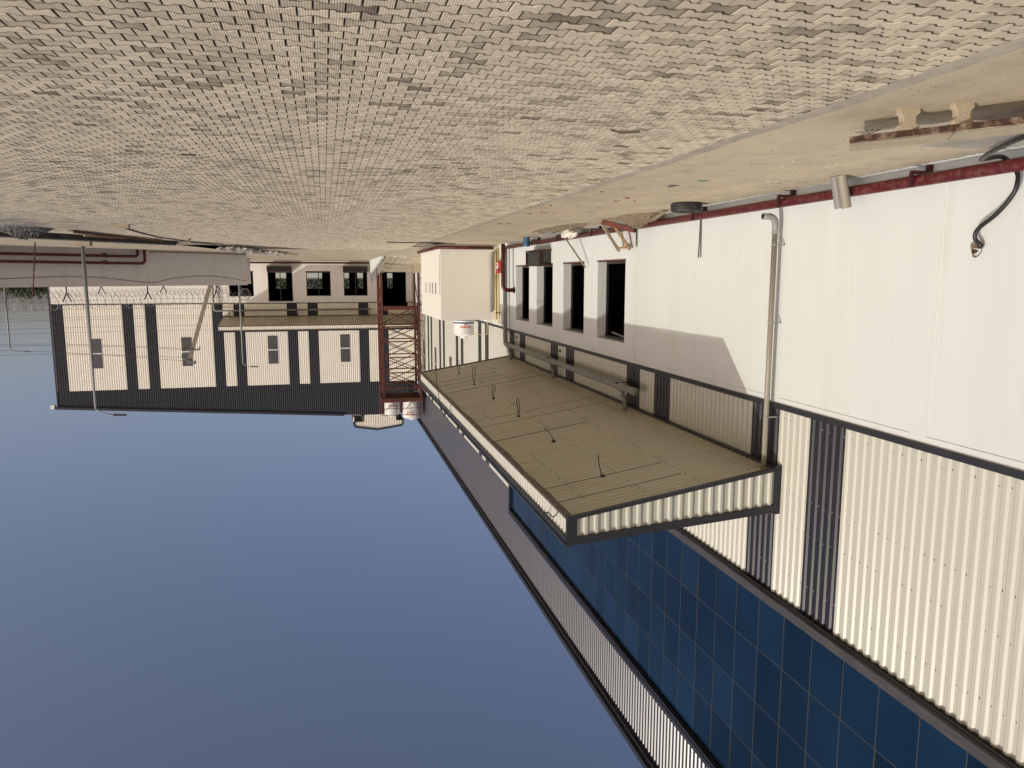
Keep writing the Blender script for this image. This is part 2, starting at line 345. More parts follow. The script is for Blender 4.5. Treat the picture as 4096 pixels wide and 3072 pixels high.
# open drain beside the yard: near kerb, floor, far bank wall
dm = MB()
def dxf(y): return 12.3 - 0.743 * (y - 34.0)
for (y0, y1) in [(0, 41.0)]:
    dm.add([(tx(y0), y0, -0.9), (dxf(y0), y0, -0.9), (dxf(y1), y1, -0.9), (tx(y1), y1, -0.9)], [(0, 1, 2, 3)])
    dm.add([(tx(y0) - .02, y0, -0.9), (tx(y1) - .02, y1, -0.9), (tx(y1) - .02, y1, 0.0), (tx(y0) - .02, y0, 0.0)], [(0, 1, 2, 3)])
    dm.hexa([(dxf(y0), y0, -0.9), (dxf(y0) + .22, y0, -0.9), (dxf(y1) + .22, y1, -0.9), (dxf(y1), y1, -0.9)],
            [(dxf(y0), y0, 0.05), (dxf(y0) + .22, y0, 0.05), (dxf(y1) + .22, y1, 0.05), (dxf(y1), y1, 0.05)])
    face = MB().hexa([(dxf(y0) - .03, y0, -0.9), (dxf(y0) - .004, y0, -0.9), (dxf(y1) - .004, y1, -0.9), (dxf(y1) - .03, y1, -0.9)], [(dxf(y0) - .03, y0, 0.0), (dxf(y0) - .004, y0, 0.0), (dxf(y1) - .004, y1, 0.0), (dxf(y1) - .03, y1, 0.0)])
    dm.add([(tx(y1) - .02, y1, -0.9), (dxf(y1) + .2, y1, -0.9), (dxf(y1) + .2, y1, 0.0), (tx(y1) - .02, y1, 0.0)], [(0, 1, 2, 3)])
drain = obj('drain_channel', dm, 'conc_g'); struct(drain)
obj('shaded_face', face, mat('shade_dark_concrete', (0.05, 0.046, 0.04), .95, var=.4, scale=1.5, streak=(1, 1, .4), dirt=(.16, .15, .135), dscale=1.2, damt=.5), drain)  # near-black facing, the far drain wall's shade put into its colour
# concrete strip along the building
sm = MB(); rows = []
ys = np.linspace(-12, 60.5, 60)
for y in ys: rows.append((y, -4.735 + 0.02 * math.sin(y * 1.7) + 0.012 * math.sin(y * 5.1)))
vs = []
for (y, x) in rows: vs += [(WX - .2, y, 0.002), (x - 0.05, y, 0.002), (x + 0.02, y, -0.012)]
sm.add(vs, [f for i in range(len(rows) - 1) for f in ((3*i, 3*i+1, 3*i+4, 3*i+3), (3*i+1, 3*i+2, 3*i+5, 3*i+4))])
sm.add([(WX - .2, 60.5, 0.001), (tx(TB) + 1, 60.5, 0.001), (24, YF, 0.001), (WX - .2, YF, 0.001)], [(0, 1, 2, 3)])
sm.add([(-4.6, 46.2, -.004), (3.4, 46.2, -.004), (8, 60.5, 0.001), (-4.6, 60.5, 0.001)], [(0, 1, 2, 3)])
strip = obj('concrete_strip', sm, 'strip'); struct(strip)
# mortar edge between strip and pavers
em = MB(); vs = []
for i in range(430):
    y = 3 + i * 0.1
    a = -4.745 + 0.012 * math.sin(y * 1.7) + random.uniform(-.006, .006)
    vs += [(a - .10 + random.uniform(-.015, .015), y, 0.0025), (a - .06, y, 0.007), (a + .075 + .015 * math.sin(y * 2.9) + random.uniform(-.010, .010), y, 0.0065), (a + .10 + random.uniform(-.01, .012), y, 0.0015)]
em.add(vs, [(4*i + k, 4*i + k + 1, 4*i + k + 5, 4*i + k + 4) for i in range(429) for k in range(3)])
MT['mortar'] = mat('edge_mortar', (0.40, 0.36, 0.29), 0.95, var=0.2, scale=2.5, bump=0.4, bscale=50, dirt=(0.23, 0.21, 0.18), dscale=1.6, damt=0.7)
edge = obj('mortar_edge', em, 'mortar', strip, kind='stuff')
# pavers: dumbbell blocks, stretcher bond, rows across the yard
bed = MB().add([(-4.74, -6, -0.017), (tx(-6), -6, -0.017), (tx(TB), TB, -0.017), (4.2, 46.3, -0.017), (-4.74, 46.3, -0.017)], [(0, 1, 2, 3, 4)])
yard = obj('paved_yard', bed, 'bed'); struct(yard)
PL, PW, PA = 0.192, 0.1325, 0.0145
def paver_outline(gx, gy):
    e = []
    xs = [(-PL/2 + gx, 1), (-.33*PL, 1), (-.17*PL, -1), (.17*PL, -1), (.33*PL, 1), (PL/2 - gx, 1)]
    top = [(x, PW/2 + PA * s_ - gy) for x, s_ in xs]
    return top[::-1] + [(x, -y) for x, y in top]      # counter clockwise-ish ring of 12
CHZ = -0.0060
OUT0 = paver_outline(0.0042, 0.0065); OUT1 = [(x * 0.955, y - (0.0095 if y > 0 else -0.0095)) for x, y in OUT0]
centers = []
j0, j1 = int((3.4 - 5.025) / PW), int((46.2 - 5.025) / PW)
for j in range(j0, j1):
    y = 5.025 + j * PW
    off = -0.088 + PL / 2 + (PL / 2 if j % 2 else 0)
    xr = min(0.46 * y + 2.5, tx(y) - 0.18)
    i0 = int(math.ceil((-4.735 + 0.0 - off) / PL)); i1 = int((xr - off) / PL)
    for i in range(i0, i1): centers.append((off + i * PL, y))
centers = np.array(centers)
def in_view(c):
    d = np.array([c[0], c[1], -CH]); q = R.T @ d
    if q[2] > -0.5: return False
    u, v = F * q[0] / -q[2], F * q[1] / -q[2]
    return abs(u) < 2100 and abs(v) < 1590
dist = np.hypot(centers[:, 0], centers[:, 1])
order = np.argsort(dist)
near_ids = []
for k in order:
    if in_view(centers[k]): near_ids.append(k)
    if len(near_ids) == 300: break
near_set = set(near_ids)
def paver_mesh(rnd, name):
    me = bpy.data.meshes.new(name); n = 12
    v = [(x, y, -0.016) for x, y in OUT0] + [(x, y, CHZ) for x, y in OUT0] + [(x, y, 0) for x, y in OUT1]
    f = [tuple(range(24, 36))] + [(a + i, a + (i + 1) % n, a + n + (i + 1) % n, a + n + i) for a in (0, 12) for i in range(n)]
    me.from_pydata(v, [], f); me.update()
    at = me.attributes.new('rnd', 'FLOAT', 'FACE'); at.data.foreach_set('value', [rnd] * len(f))
    me.materials.append(MT['paver']); return me
def rnd_tone(k=1):
    t = rng.beta(4, 1.6, k); q = rng.random(k); t = .35 + .65 * t; t[q < .05] *= rng.uniform(.74, .93, int((q < .05).sum())); return t
variants = [paver_mesh(float(t), 'paver') for t in rnd_tone(24)]
for k in near_ids:
    o = bpy.data.objects.new('paver', variants[rng.integers(0, 24)]); COL.objects.link(o); o.parent = yard
    o.location = (centers[k][0] + rng.normal(0, .0012), centers[k][1] + rng.normal(0, .0012), rng.normal(0, .0016) - 0.001)
    o.rotation_euler = (rng.normal(0, .007), rng.normal(0, .006), rng.normal(0, .008) + (math.pi if rng.random() < .5 else 0))
rest = centers[[k for k in range(len(centers)) if k not in near_set]]
def paver_field(parts):
    VV, LL, SS, RR = [], [], [], []; vo = 0
    for C, full in parts:
        N = len(C); ring = np.array(OUT0); ri = np.array(OUT1); n = 12
        a = rng.normal(0, .007, N); tx_ = rng.normal(0, .007, N); ty_ = rng.normal(0, .006, N); dz = rng.normal(0, .0016, N) - 0.001
        ca, sa = np.cos(a)[:, None], np.sin(a)[:, None]
        def place(rg, z):
            x = rg[:, 0][None] * ca - rg[:, 1][None] * sa; y = rg[:, 0][None] * sa + rg[:, 1][None] * ca
            return np.stack([x + C[:, :1], y + C[:, 1:2], z + dz[:, None] + x * ty_[:, None] + y * tx_[:, None]], -1)
        rings = [place(ring, -0.016), place(ring, CHZ), place(ri, 0)] if full else [place(ring, -0.010), place(ri, -0.0005)]
        V = np.concatenate(rings, 1); nv = V.shape[1]
        base = (np.arange(N) * nv)[:, None] + vo
        top = base + np.arange(nv - 12, nv)[None]
        quads = [(a0 + i, a0 + (i + 1) % n, a0 + n + (i + 1) % n, a0 + n + i) for a0 in range(0, nv - 12, 12) for i in range(n)]
        q = (base[:, :, None] + np.array(quads)[None]).reshape(N, -1); nq = len(quads)
        LL.append(np.concatenate([top, q], 1).reshape(-1)); SS.append(np.tile(np.array([12] + [4] * nq), N))
        RR.append(np.repeat(rnd_tone(N), nq + 1)); VV.append(V.reshape(-1, 3)); vo += N * nv
    V = np.concatenate(VV); loops = np.concatenate(LL); sizes = np.concatenate(SS)
    starts = np.concatenate([[0], np.cumsum(sizes)[:-1]])
    me = bpy.data.meshes.new('paver_field'); me.vertices.add(len(V)); me.vertices.foreach_set('co', V.reshape(-1).astype(np.float32))
    me.loops.add(len(loops)); me.loops.foreach_set('vertex_index', loops.astype(np.int32))
    me.polygons.add(len(sizes)); me.polygons.foreach_set('loop_start', starts.astype(np.int32)); me.polygons.foreach_set('loop_total', sizes.astype(np.int32)); me.polygons.foreach_set('use_smooth', np.zeros(len(sizes), dtype=bool))
    me.update(calc_edges=True)
    at = me.attributes.new('rnd', 'FLOAT', 'FACE'); at.data.foreach_set('value', np.concatenate(RR).astype(np.float32))
    me.materials.append(MT['paver']); return me
fm_ = rest[:, 1] < 11
pf = bpy.data.objects.new('paver_field', paver_field([(rest[fm_], True), (rest[~fm_], False)])); COL.objects.link(pf); pf.parent = yard; pf['kind'] = 'stuff'
# ------------------------------------------------------------------ main building
mb_root = thing('factory_building', 'long factory shed with white plastered base, ribbed sheets and a blue glass band', 'factory building', (WX, 20, 0))
Y0, Y1 = -14.0, YF - 0.02
TZ = 4.04
wins = [(20.63, 22.92), (24.22, 26.50), (27.85, 30.07), (31.29, 33.55)]
def wall_x(mb, x, y0, y1, z0, z1, holes, th):
    """wall in the plane X = x (outer face), thickness th towards -X"""
    ed = y0
    for (a, b, c, d) in holes:
        if a > ed: mb.box((x - th, ed, z0), (x, a, z1))
        if c > z0: mb.box((x - th, a, z0), (x, b, c))
        if d < z1: mb.box((x - th, a, d), (x, b, z1))
        ed = b
    if ed < y1: mb.box((x - th, ed, z0), (x, y1, z1))
    return mb
pw = wall_x(MB(), WX, Y0, Y1, -0.03, TZ, [(a, b, 1.10, 3.53) for a, b in wins], 0.30)
obj('plaster_wall', pw, 'plaster', mb_root)
# raised plaster piers and top band
pil = MB(); pc = [5.6, 9.19, 12.88, 16.40, 19.97, 23.57, 27.17, 30.68, 34.40]
for c in pc + [49.0, 52.7, 56.4, 60.0, 63.7, 67.4]:
    pil.box((WX + .0005, c - 0.16, -.02), (WX + 0.011, c + 0.16, 3.93))
pil.box((WX + .0005, Y0, 3.93), (WX + 0.011, Y1, TZ))
obj('plaster_pier', pil, 'plaster', mb_root)
# dark trim over the plaster
obj('trim', MB().box((WX - .05, Y0, TZ), (WX + 0.045, Y1, TZ + 0.075)).box((WX - .05, Y0, TZ + .075), (WX + 0.02, Y1, TZ + 0.11)), 'trim', mb_root)
# windows: red brown sill, frame, dark room behind
for (a, b) in wins:
    s = MB().box((WX - .32, a - .02, 1.085), (WX + .02, b + .02, 1.13)); 
    sill = obj('window_sill', s, 'red', mb_root)
    f = MB(); x0, x1 = WX - .36, WX - .29
    f.box((x0, a, 1.13), (x1, a + .06, 3.53)).box((x0, b - .06, 1.13), (x1, b, 3.53)).box((x0, a + .06, 3.46), (x1, b - .06, 3.53)).box((x0, a + .06, 1.13), (x1, b - .06, 1.19))
    f.box((x0 + .01, a + .11, 1.19), (x1 - .02, a + .15, 3.46))
    obj('window_frame', f, 'alu', mb_root)
room = MB()
RX = -22
room.box((RX, 18, 0.8), (WX - .38, 36, 0.9)).box((RX, 18, 3.95), (WX - .38, 36, 4.03)).box((RX - .1, 18, 0.8), (RX, 36, 4.03))
room.box((RX, 17.9, 0.8), (WX - .31, 18, 4.03)).box((RX, 36, 0.8), (WX - .31, 36.1, 4.03))
obj('interior', room, 'black', mb_root)
# fallen frames seen through the openings
fr = MB(); fr.beam((-8.95, 21.2, 3.46), (-8.95, 22.6, 3.36), .05, .05).beam((-8.95, 28.3, 3.1), (-8.95, 28.3, 3.5), .05, .02).beam((-8.95, 31.6, 1.6), (-8.98, 32.4, 1.16), .3, .02)
obj('loose_frame', fr, 'steel', mb_root)
# cladding sheets
SP = 0.96; SY0 = 10.81; PIT = SP / 5
DARK = {-8, -6, 0, 2, 7, 9, 15, 17, 22, 24, 30, 32, 38, 40, 46, 48, 53, 55, 61, 63}
def cladding(z0, z1, m, k, name='cladding_sheet', cache={}):
    key = (z0, z1, m)
    if key not in cache:
        mbs = sheet((WX - .03, 0, 0), (0, 1, 0), (0, 0, 1), (1, 0, 0), 5, PIT, z0, z1)
        o = obj(name, mbs, m, mb_root); cache[key] = (o, o.location.copy())
        o.location = cache[key][1] + Vector((0, SY0 + SP * k, 0)); return o
    src, b = cache[key]; c = src.copy(); COL.objects.link(c); c.parent = mb_root; c.location = b + Vector((0, SY0 + SP * k, 0)); return c
for k in range(-9, 25):
    cladding(TZ + .08, 7.86, 'char' if k in DARK else 'cream', k)
    cladding(13.2, 15.12, 'char_hi', k)
for k in range(25, 68):
    cladding(TZ + .08, 11.95, 'char' if k in DARK else 'cream', k)
    cladding(11.95, 15.12, 'char_hi', k)
GY1 = SY0 + SP * 25
back = MB().box((WX - .3, Y0, TZ), (WX - .08, Y1, 7.86)).box((WX - .3, GY1, 7.86), (WX - .08, Y1, 15.1)).box((WX - .3, Y0, 13.05), (WX - .08, GY1, 15.1))
obj('backing_wall', back, 'black', mb_root)
# sill flashing below the glass, head flashing above
led = MB(); led.hexa([(WX - .06, Y0, 7.86), (WX + .12, Y0, 7.93), (WX + .12, GY1, 7.93), (WX - .06, GY1, 7.86)], [(WX - .06, Y0, 8.20), (WX + .12, Y0, 8.02), (WX + .12, GY1, 8.02), (WX - .06, GY1, 8.20)])
led.box((WX - .30, Y0, 8.12), (WX - .06, GY1, 8.24))
obj('glass_sill', led, 'ledge', mb_root)
obj('sill_shadow_gap', MB().box((WX - .07, Y0, 7.86), (WX + .06, GY1, 7.925)), 'black', mb_root)
hd = MB().box((WX - .1, Y0, 13.06), (WX + .05, GY1, 13.2)).box((WX - .06, Y0, 13.2), (WX + .02, GY1, 13.24)).box((WX - .24, Y0, 12.98), (WX + .03, GY1, 13.06))
hd.box((WX - .30, GY1, 8.0), (WX + .03, GY1 + .14, 13.2))
obj('glass_head', hd, 'trim', mb_root)
obj('head_shade_strip', MB().box((WX - .26, Y0, 12.86), (WX - .16, GY1, 12.98)), 'black', mb_root)  # black strip standing in for the shade above the glass
# glass panes and mullions
GX = WX - .10
zr = [8.24, 9.38, 10.59, 11.77, 12.92]; gp = 0.88; gy0 = 7.94
ks = range(-7, 31)
pane_src = {}
for i in range(4):
    o = None
    for k in ks:
        ya = gy0 + gp * k
        if ya > GY1 - .2: continue
        if o is None:
            o = obj('glass_pane', MB().box((GX - .02, 0.010, zr[i] + .009), (GX, gp - .010, zr[i + 1] - .009)), 'glass', mb_root); b0 = o.location.copy()
            c = o
        else:
            c = o.copy(); COL.objects.link(c); c.parent = mb_root
        c.location = b0 + Vector((0, ya, 0)); c.rotation_euler = (rng.normal(0, .0), 0, rng.normal(0, .0015))
ml = MB()
for k in ks:
    ya = gy0 + gp * k
    if ya > GY1: continue
    ml.box((GX - .05, ya - .010, 8.24), (GX + .004, ya + .010, 12.9))
for z in zr[1:4]: ml.box((GX - .05, Y0, z - .009), (GX + .003, GY1, z + .009))
obj('mullion', ml, mat('mullion_grey', (0.045, 0.051, 0.05), 0.5, var=0.2), mb_root)
obj('glass_backing', MB().box((GX - .4, Y0, 8.1), (GX - .30, GY1, 13.1)), 'black', mb_root)
# gutter / eave and roof
gt = MB().box((WX - .1, Y0, 15.10), (WX + .10, Y1, 15.22)).box((WX - .1, Y0, 15.22), (WX + .20, Y1, 15.40))
obj('gutter', gt, 'trim', mb_root)
obj('roof', MB().hexa([(WX - .05, Y0, 15.36), (WX - .05, Y1 - .3, 15.36), (-34, Y1 - .3, 17.3), (-34, Y0, 17.3)], [(WX - .05, Y0, 15.42), (WX - .05, Y1 - .3, 15.42), (-34, Y1 - .3, 17.36), (-34, Y0, 17.36)]), 'roof', mb_root)
obj('end_wall', MB().box((-34, Y0 - .2, 0), (WX - .05, Y0, 15.4)).box((-34.2, Y0, 0), (-34, Y1, 17.2)), 'cream', mb_root)
# screws on the near sheets
sc = MB(); scl = MB()
for k in range(-6, 13):
    for i in range(5):
        y = SY0 + SP * k + (i + 0.17) * PIT
        for z in (4.32, 5.72, 6.35, 7.35):
            (scl if k in DARK else sc).box((WX - .034, y - .0045, z - .005 + random.uniform(-.03, .03)), (WX - .024, y + .0045, z + .005))
obj('screw', sc, 'screw', mb_root, kind='stuff'); obj('screw', scl, 'screw_l', mb_root, kind='stuff')
# louvre windows in the far part
for yc in (52.4, 59.9, 67.1):
    lo = MB().box((WX - .01, yc - .46, 7.2), (WX + .012, yc + .46, 9.9)); lw = obj('louvre_window', lo, 'louv', mb_root)
    sub('louvre_bar', MB().box((WX + .013, yc - .46, 8.5), (WX + .03, yc + .46, 8.58)), 'cream', lw)
# ------------------------------------------------------------------ canopy of the main building
CY0, CY1, CXO = 12.63, 34.43, -4.20
ZI0, ZO0, ZI1, ZO1 = 5.30, 5.98, 6.18, 6.50
k_s = (ZO0 - ZI0) / (CXO - WX)
def canopy(root, A, U, L, n_sheets, cm='cream'):
    """A: wall point at the start, U: unit vector along the wall, outward dir O; local frame (along, out, z)"""
    A = Vector(A); U = Vector(U); O = Vector((U.y, -U.x, 0)) if A.x < -8 and abs(U.y) > .5 else Vector((0, -1, 0))
    D = CXO - WX
    def P(a, o, z): return A + U * a + O * o + Vector((0, 0, z))
    slope = Vector((0, 0, 1)) * (ZO0 - ZI0) + O * D; sl_len = slope.length; sd = slope.normalized()
    pit = L / (n_sheets * 5)
    nrm = U.cross(sd).normalized()
    if nrm.z > 0: nrm = -nrm
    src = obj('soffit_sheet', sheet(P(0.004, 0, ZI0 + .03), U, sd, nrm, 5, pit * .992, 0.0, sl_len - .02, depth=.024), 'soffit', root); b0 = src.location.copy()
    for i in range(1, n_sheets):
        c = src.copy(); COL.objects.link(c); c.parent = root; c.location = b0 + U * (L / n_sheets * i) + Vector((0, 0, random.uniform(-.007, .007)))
    for i in sorted(random.sample(range(1, n_sheets), max(3, n_sheets // 2))):
        a = L / n_sheets * i - .004; l0 = random.choice((.03, .03, 1.6)); p0, p1 = P(a, l0, ZI0 + .03 + k_s * l0 - .022), P(a, D - .1, ZI0 + .03 + k_s * (D - .1) - .022)
        obj('sheet_lap', MB().beam(p0, p1, .011, .02), 'lap', root)
    # outer fascia
    nf = int(L / .96); pf_ = (L - .16) / (nf * 5)
    src = obj('fascia_sheet', sheet(P(.13, D - .02, 0), U, (0, 0, 1), O, 5, pf_, ZO0 + .03, ZO1 - .14), cm, root); b0 = src.location.copy()
    for i in range(1, nf):
        c = src.copy(); COL.objects.link(c); c.parent = root; c.location = b0 + U * (pf_ * 5 * i)
    # end fascias (tapered)
    for (a, dr) in ((0.0, -U), (L, U)):
        def topf(x): return ZI1 - .13 + (ZO1 - .14 - ZI1 + .13) * x / D
        ne = 4; pe = (D - .10) / (ne * 5)
        mbs = MB(); pr = []
        for i in range(ne * 5):
            for (x, d) in [(0.0, 0), (0.50, 0), (0.62, 1), (0.86, 1)]: pr.append(((i + x) * pe, d * .036))
        pr.append((ne * 5 * pe, 0)); vs = []
        for (x, d) in pr:
            x2 = x + .03
            vs += [P(a, x2, ZI0 + k_s * x2 + .04) + dr * d, P(a, x2, topf(x2)) + dr * d]
        mbs.add(vs, [(2*i, 2*i+2, 2*i+3, 2*i+1) for i in range(len(pr) - 1)])
        obj('end_fascia_sheet', mbs, cm, root)
        t = MB()
        def strip_(o0, o1, zf0, zf1, h, th, out):
            q = []
            for (o_, z_) in ((o0, zf0), (o1, zf1)):
                for (s_, zz) in ((-.03, 0), (th, 0), (th, h), (-.03, h)): q.append(P(a, o_, z_ + zz) + dr * s_)
            t.hexa(q[:4], q[4:])
        strip_(-.02, D + .05, ZI1 - .15, ZO1 - .15, .15, .055, 0)          # top trim
        strip_(0.0, D + .02, ZI0 - .03, ZO0 - .03, .075, .045, 0)           # bottom trim
        t.hexa([P(a, -.02, ZI0 - .05) + dr * -.02, P(a, .10, ZI0 - .05) + dr * -.02, P(a, .10, ZI0 - .05) + dr * .06, P(a, -.02, ZI0 - .05) + dr * .06],
               [P(a, -.02, ZI1 + .04) + dr * -.02, P(a, .10, ZI1 + .04) + dr * -.02, P(a, .10, ZI1 + .04) + dr * .06, P(a, -.02, ZI1 + .04) + dr * .06])
        t.hexa([P(a, D - .16, ZO0 - .02) + dr * -.05, P(a, D + .03, ZO0 - .02) + dr * -.05, P(a, D + .03, ZO0 - .02) + dr * .05, P(a, D - .16, ZO0 - .02) + dr * .05],
               [P(a, D - .16, ZO1 - .02) + dr * -.05, P(a, D + .03, ZO1 - .02) + dr * -.05, P(a, D + .03, ZO1 - .02) + dr * .05, P(a, D - .16, ZO1 - .02) + dr * .05])
        obj('end_trim', t, 'trim', root)
    ft = MB(); Lm = L
    ft.hexa([P(-.05, D - .06, ZO1 - .15), P(-.05, D + .06, ZO1 - .15), P(L + .05, D + .06, ZO1 - .15), P(L + .05, D - .06, ZO1 - .15)],
            [P(-.05, D - .06, ZO1 - .06), P(-.05, D + .06, ZO1 - .06), P(L + .05, D + .06, ZO1 - .06), P(L + .05, D - .06, ZO1 - .06)])
    ft.hexa([P(-.06, D - .06, ZO1 - .06), P(-.06, D + .085, ZO1 - .06), P(L + .06, D + .085, ZO1 - .06), P(L + .06, D - .06, ZO1 - .06)],
            [P(-.06, D - .06, ZO1), P(-.06, D + .085, ZO1), P(L + .06, D + .085, ZO1), P(L + .06, D - .06, ZO1)])
    obj('fascia_trim', ft, 'trim', root)
    fb = MB(); n = 60; vs = []
    for i in range(n + 1):
        a = L * i / n; wv = .085 + .015 * math.sin(i * .55) + .010 * math.sin(i * 1.9) + random.uniform(-.010, .010)
        vs += [P(a, D + .035, ZO0 + .03), P(a, D + .035, ZO0 - .015), P(a, D - wv, ZO0 - .015 - k_s * wv - .012)]
    fb.add(vs, [f for i in range(n) for f in ((3*i, 3*i+3, 3*i+4, 3*i+1), (3*i+1, 3*i+4, 3*i+5, 3*i+2))])
    obj('fascia_edge_flashing', fb, 'trim_brown', root)
    wf = MB(); wf.hexa([P(0, 0.0, ZI0 - .03), P(0, .10, ZI0 - .03), P(L, .10, ZI0 - .03), P(L, 0, ZI0 - .03)], [P(0, 0, ZI0 + .16), P(0, .10, ZI0 + .03), P(L, .10, ZI0 + .03), P(L, 0, ZI0 + .16)])
    obj('wall_flashing', wf, 'trim', root)
    obj('canopy_roof', MB().hexa([P(.05, 0, ZI1 - .12), P(.05, D - .05, ZO1 - .14), P(L - .05, D - .05, ZO1 - .14), P(L - .05, 0, ZI1 - .12)], [P(.05, 0, ZI1 - .08), P(.05, D - .05, ZO1 - .10), P(L - .05, D - .05, ZO1 - .10), P(L - .05, 0, ZI1 - .08)]), 'roof', root)
    return P, sd
Pm, sdm = canopy(mb_root, (WX, CY0, 0), (0, 1, 0), CY1 - CY0, 23)
scr = MB()
for y in np.arange(CY0 + .1, 30, (CY1 - CY0) / 115):
    for o_ in (.5, 1.55, 2.65, 3.75):
        if random.random() < .5:
            z = ZI0 + k_s * o_ + .008; x = WX + o_ + random.uniform(-.02, .02)
            scr.box((x - .007, y - .007, z - .025), (x + .007, y + .007, z))
obj('screw', scr, 'screw', mb_root, kind='stuff')
# ------------------------------------------------------------------ far building across the yard end
XR = 23.95
fb_root = thing('warehouse', 'cream and charcoal ribbed gable warehouse closing the far end of the yard', 'warehouse', (8, YF, 0))
fh = [(-7.92, -5.47, 1.12, 4.52), (-4.14, -1.87, 1.12, 3.42), (-.63, 1.65, 1.10, 3.42), (2.92, 5.18, 1.12, 3.92), (6.49, 8.70, 1.10, 3.42)]
def wall_y(mb, y, x0, x1, z0, z1, holes, th):
    ed = x0
    for (a, b, c, d) in holes:
        if a > ed: mb.box((ed, y, z0), (a, y + th, z1))
        if c > z0: mb.box((a, y, z0), (b, y + th, c))
        if d < z1: mb.box((a, y, d), (b, y + th, z1))
        ed = b
    if ed < x1: mb.box((ed, y, z0), (x1, y + th, z1))
    return mb
obj('plaster_wall', wall_y(MB(), YF, WX + .02, XR, -.03, TZ, [(a, b, c, min(d, TZ)) for a, b, c, d in fh], .25), 'plaster_f', fb_root)
bw_ = MB(); BY = 95.0
bh = [(-8.3, -5.85, 1.1, 3.0), (-4.7, -4.0, 1.1, 3.0), (-3.0, -2.3, 1.1, 3.0), (.2, 2.4, 1.1, 3.0), (4.4, 5.6, 1.1, 3.0)]
wall_y(bw_, BY, -14, XR, 0, 12, bh, .25)
bw_.box((-14, YF + .26, 0.9), (XR, BY, 1.0)).box((-14.2, YF + .3, 0.9), (-14, BY, 12)).box((-14, YF + .3, 11.6), (XR, BY, 11.9)).box((9.6, YF + .3, 0), (9.8, BY, 11.5))
bw_.box((WX, YF - .0, TZ + .5), (XR, YF + .25, 4.62)) if False else None
obj('interior', bw_, 'black', fb_root)
obj('door_leaf', MB().box((-6.75, 84, 1.0), (-6.15, 84.1, 4.4)), 'black', fb_root)
tr = MB()
for (a, b) in ((WX + .1, -7.92), (-5.47, XR + .03)): tr.box((a, YF - .045, TZ), (b, YF + .05, TZ + .075))
obj('trim', tr, 'trim', fb_root)
obj('side_wall', MB().box((XR - .05, YF + .05, 0), (XR, BY, 12.0)), 'char', fb_root)
for (a, b, c, d) in fh[1:]:
    f = MB(); f.box((a, YF + .18, c), (a + .07, YF + .24, d)).box((b - .07, YF + .18, c), (b, YF + .24, d)).box((a + .07, YF + .18, d - .07), (b - .07, YF + .24, d)).box((a + .07, YF + .18, c), (b - .07, YF + .24, c + .08)).box(((a + b) / 2 - .04, YF + .18, c + .08), ((a + b) / 2 + .04, YF + .24, d - .07))
    obj('window_frame', f, 'alu', fb_root)
    obj('window_sill', MB().box((a - .03, YF - .03, c - .05), (b + .03, YF + .02, c)), 'redd', fb_root)
def zroof(x): return 15.42 - 0.068 * abs(x + 4.7)
FM = .966; FX0 = -6.10
FD = {0, 2, 7, 9, 14, 16, 22, 24, 30}
for k in range(-3, 32):
    x0 = FX0 + FM * k; x1 = x0 + FM
    if x1 < WX: continue
    x0c = max(x0, WX); x1c = min(x1, XR)
    dk = k in FD
    n = 5; pit = (x1c - x0c) / n
    zb = TZ + .08
    if x0c < -5.5 and x1c > -7.9: zb = 4.55
    s1 = sheet((x0c, YF - .002, 0), (1, 0, 0), (0, 0, 1), (0, -1, 0), n, pit, zb, 11.95, depth=.020)
    obj('cladding_sheet', s1, 'char' if dk else 'cream_f', fb_root)
    s2 = sheet((x0c, YF - .002, 0), (1, 0, 0), (0, 0, 1), (0, -1, 0), n, pit, 11.95, top=lambda x, q=x0c: zroof(q + x) - .1, depth=.024)
    obj('parapet_sheet', s2, 'char', fb_root)
bk = MB(); bk.add([(WX, YF + .02, 4.62), (XR, YF + .02, 4.62), (XR, YF + .02, zroof(XR) - .08), (-4.7, YF + .02, 15.34), (WX, YF + .02, zroof(WX) - .08)], [(0, 1, 2, 3, 4)])
obj('backing_wall', bk, 'black', fb_root)
obj('corner_trim', MB().box((XR - .06, YF - .05, 0), (XR + .05, YF + .06, zroof(XR))), 'trim', fb_root)
vg = MB()
for (xa, xb) in ((-1.5, XR + .25), (-34, WX - .2)):
    vg.hexa([(xa, YF - .16, zroof(xa) - .12), (xb, YF - .16, zroof(xb) - .12), (xb, YF + .1, zroof(xb) - .12), (xa, YF + .1, zroof(xa) - .12)], [(xa, YF - .16, zroof(xa) + .10), (xb, YF - .16, zroof(xb) + .10), (xb, YF + .1, zroof(xb) + .10), (xa, YF + .1, zroof(xa) + .10)])
obj('verge_trim', vg, 'trim', fb_root)
obj('gutter_end', MB().box((XR + .25, YF - .1, zroof(XR) - .3), (XR + .6, YF + .3, zroof(XR) + .05)), 'white', fb_root)
obj('roof', MB().hexa([(XR + .3, YF + .1, zroof(XR) - .02), (XR + .3, BY, zroof(XR) - .02), (-4.7, BY, 15.4), (-4.7, YF + .1, 15.4)], [(XR + .3, YF + .1, zroof(XR) + .05), (XR + .3, BY, zroof(XR) + .05), (-4.7, BY, 15.47), (-4.7, YF + .1, 15.47)]).hexa([(-4.7, YF + .1, 15.4), (-4.7, BY, 15.4), (-34, BY, zroof(-34)), (-34, YF + .1, zroof(-34))], [(-4.7, YF + .1, 15.47), (-4.7, BY, 15.47), (-34, BY, zroof(-34) + .07), (-34, YF + .1, zroof(-34) + .07)]), 'roof', fb_root)
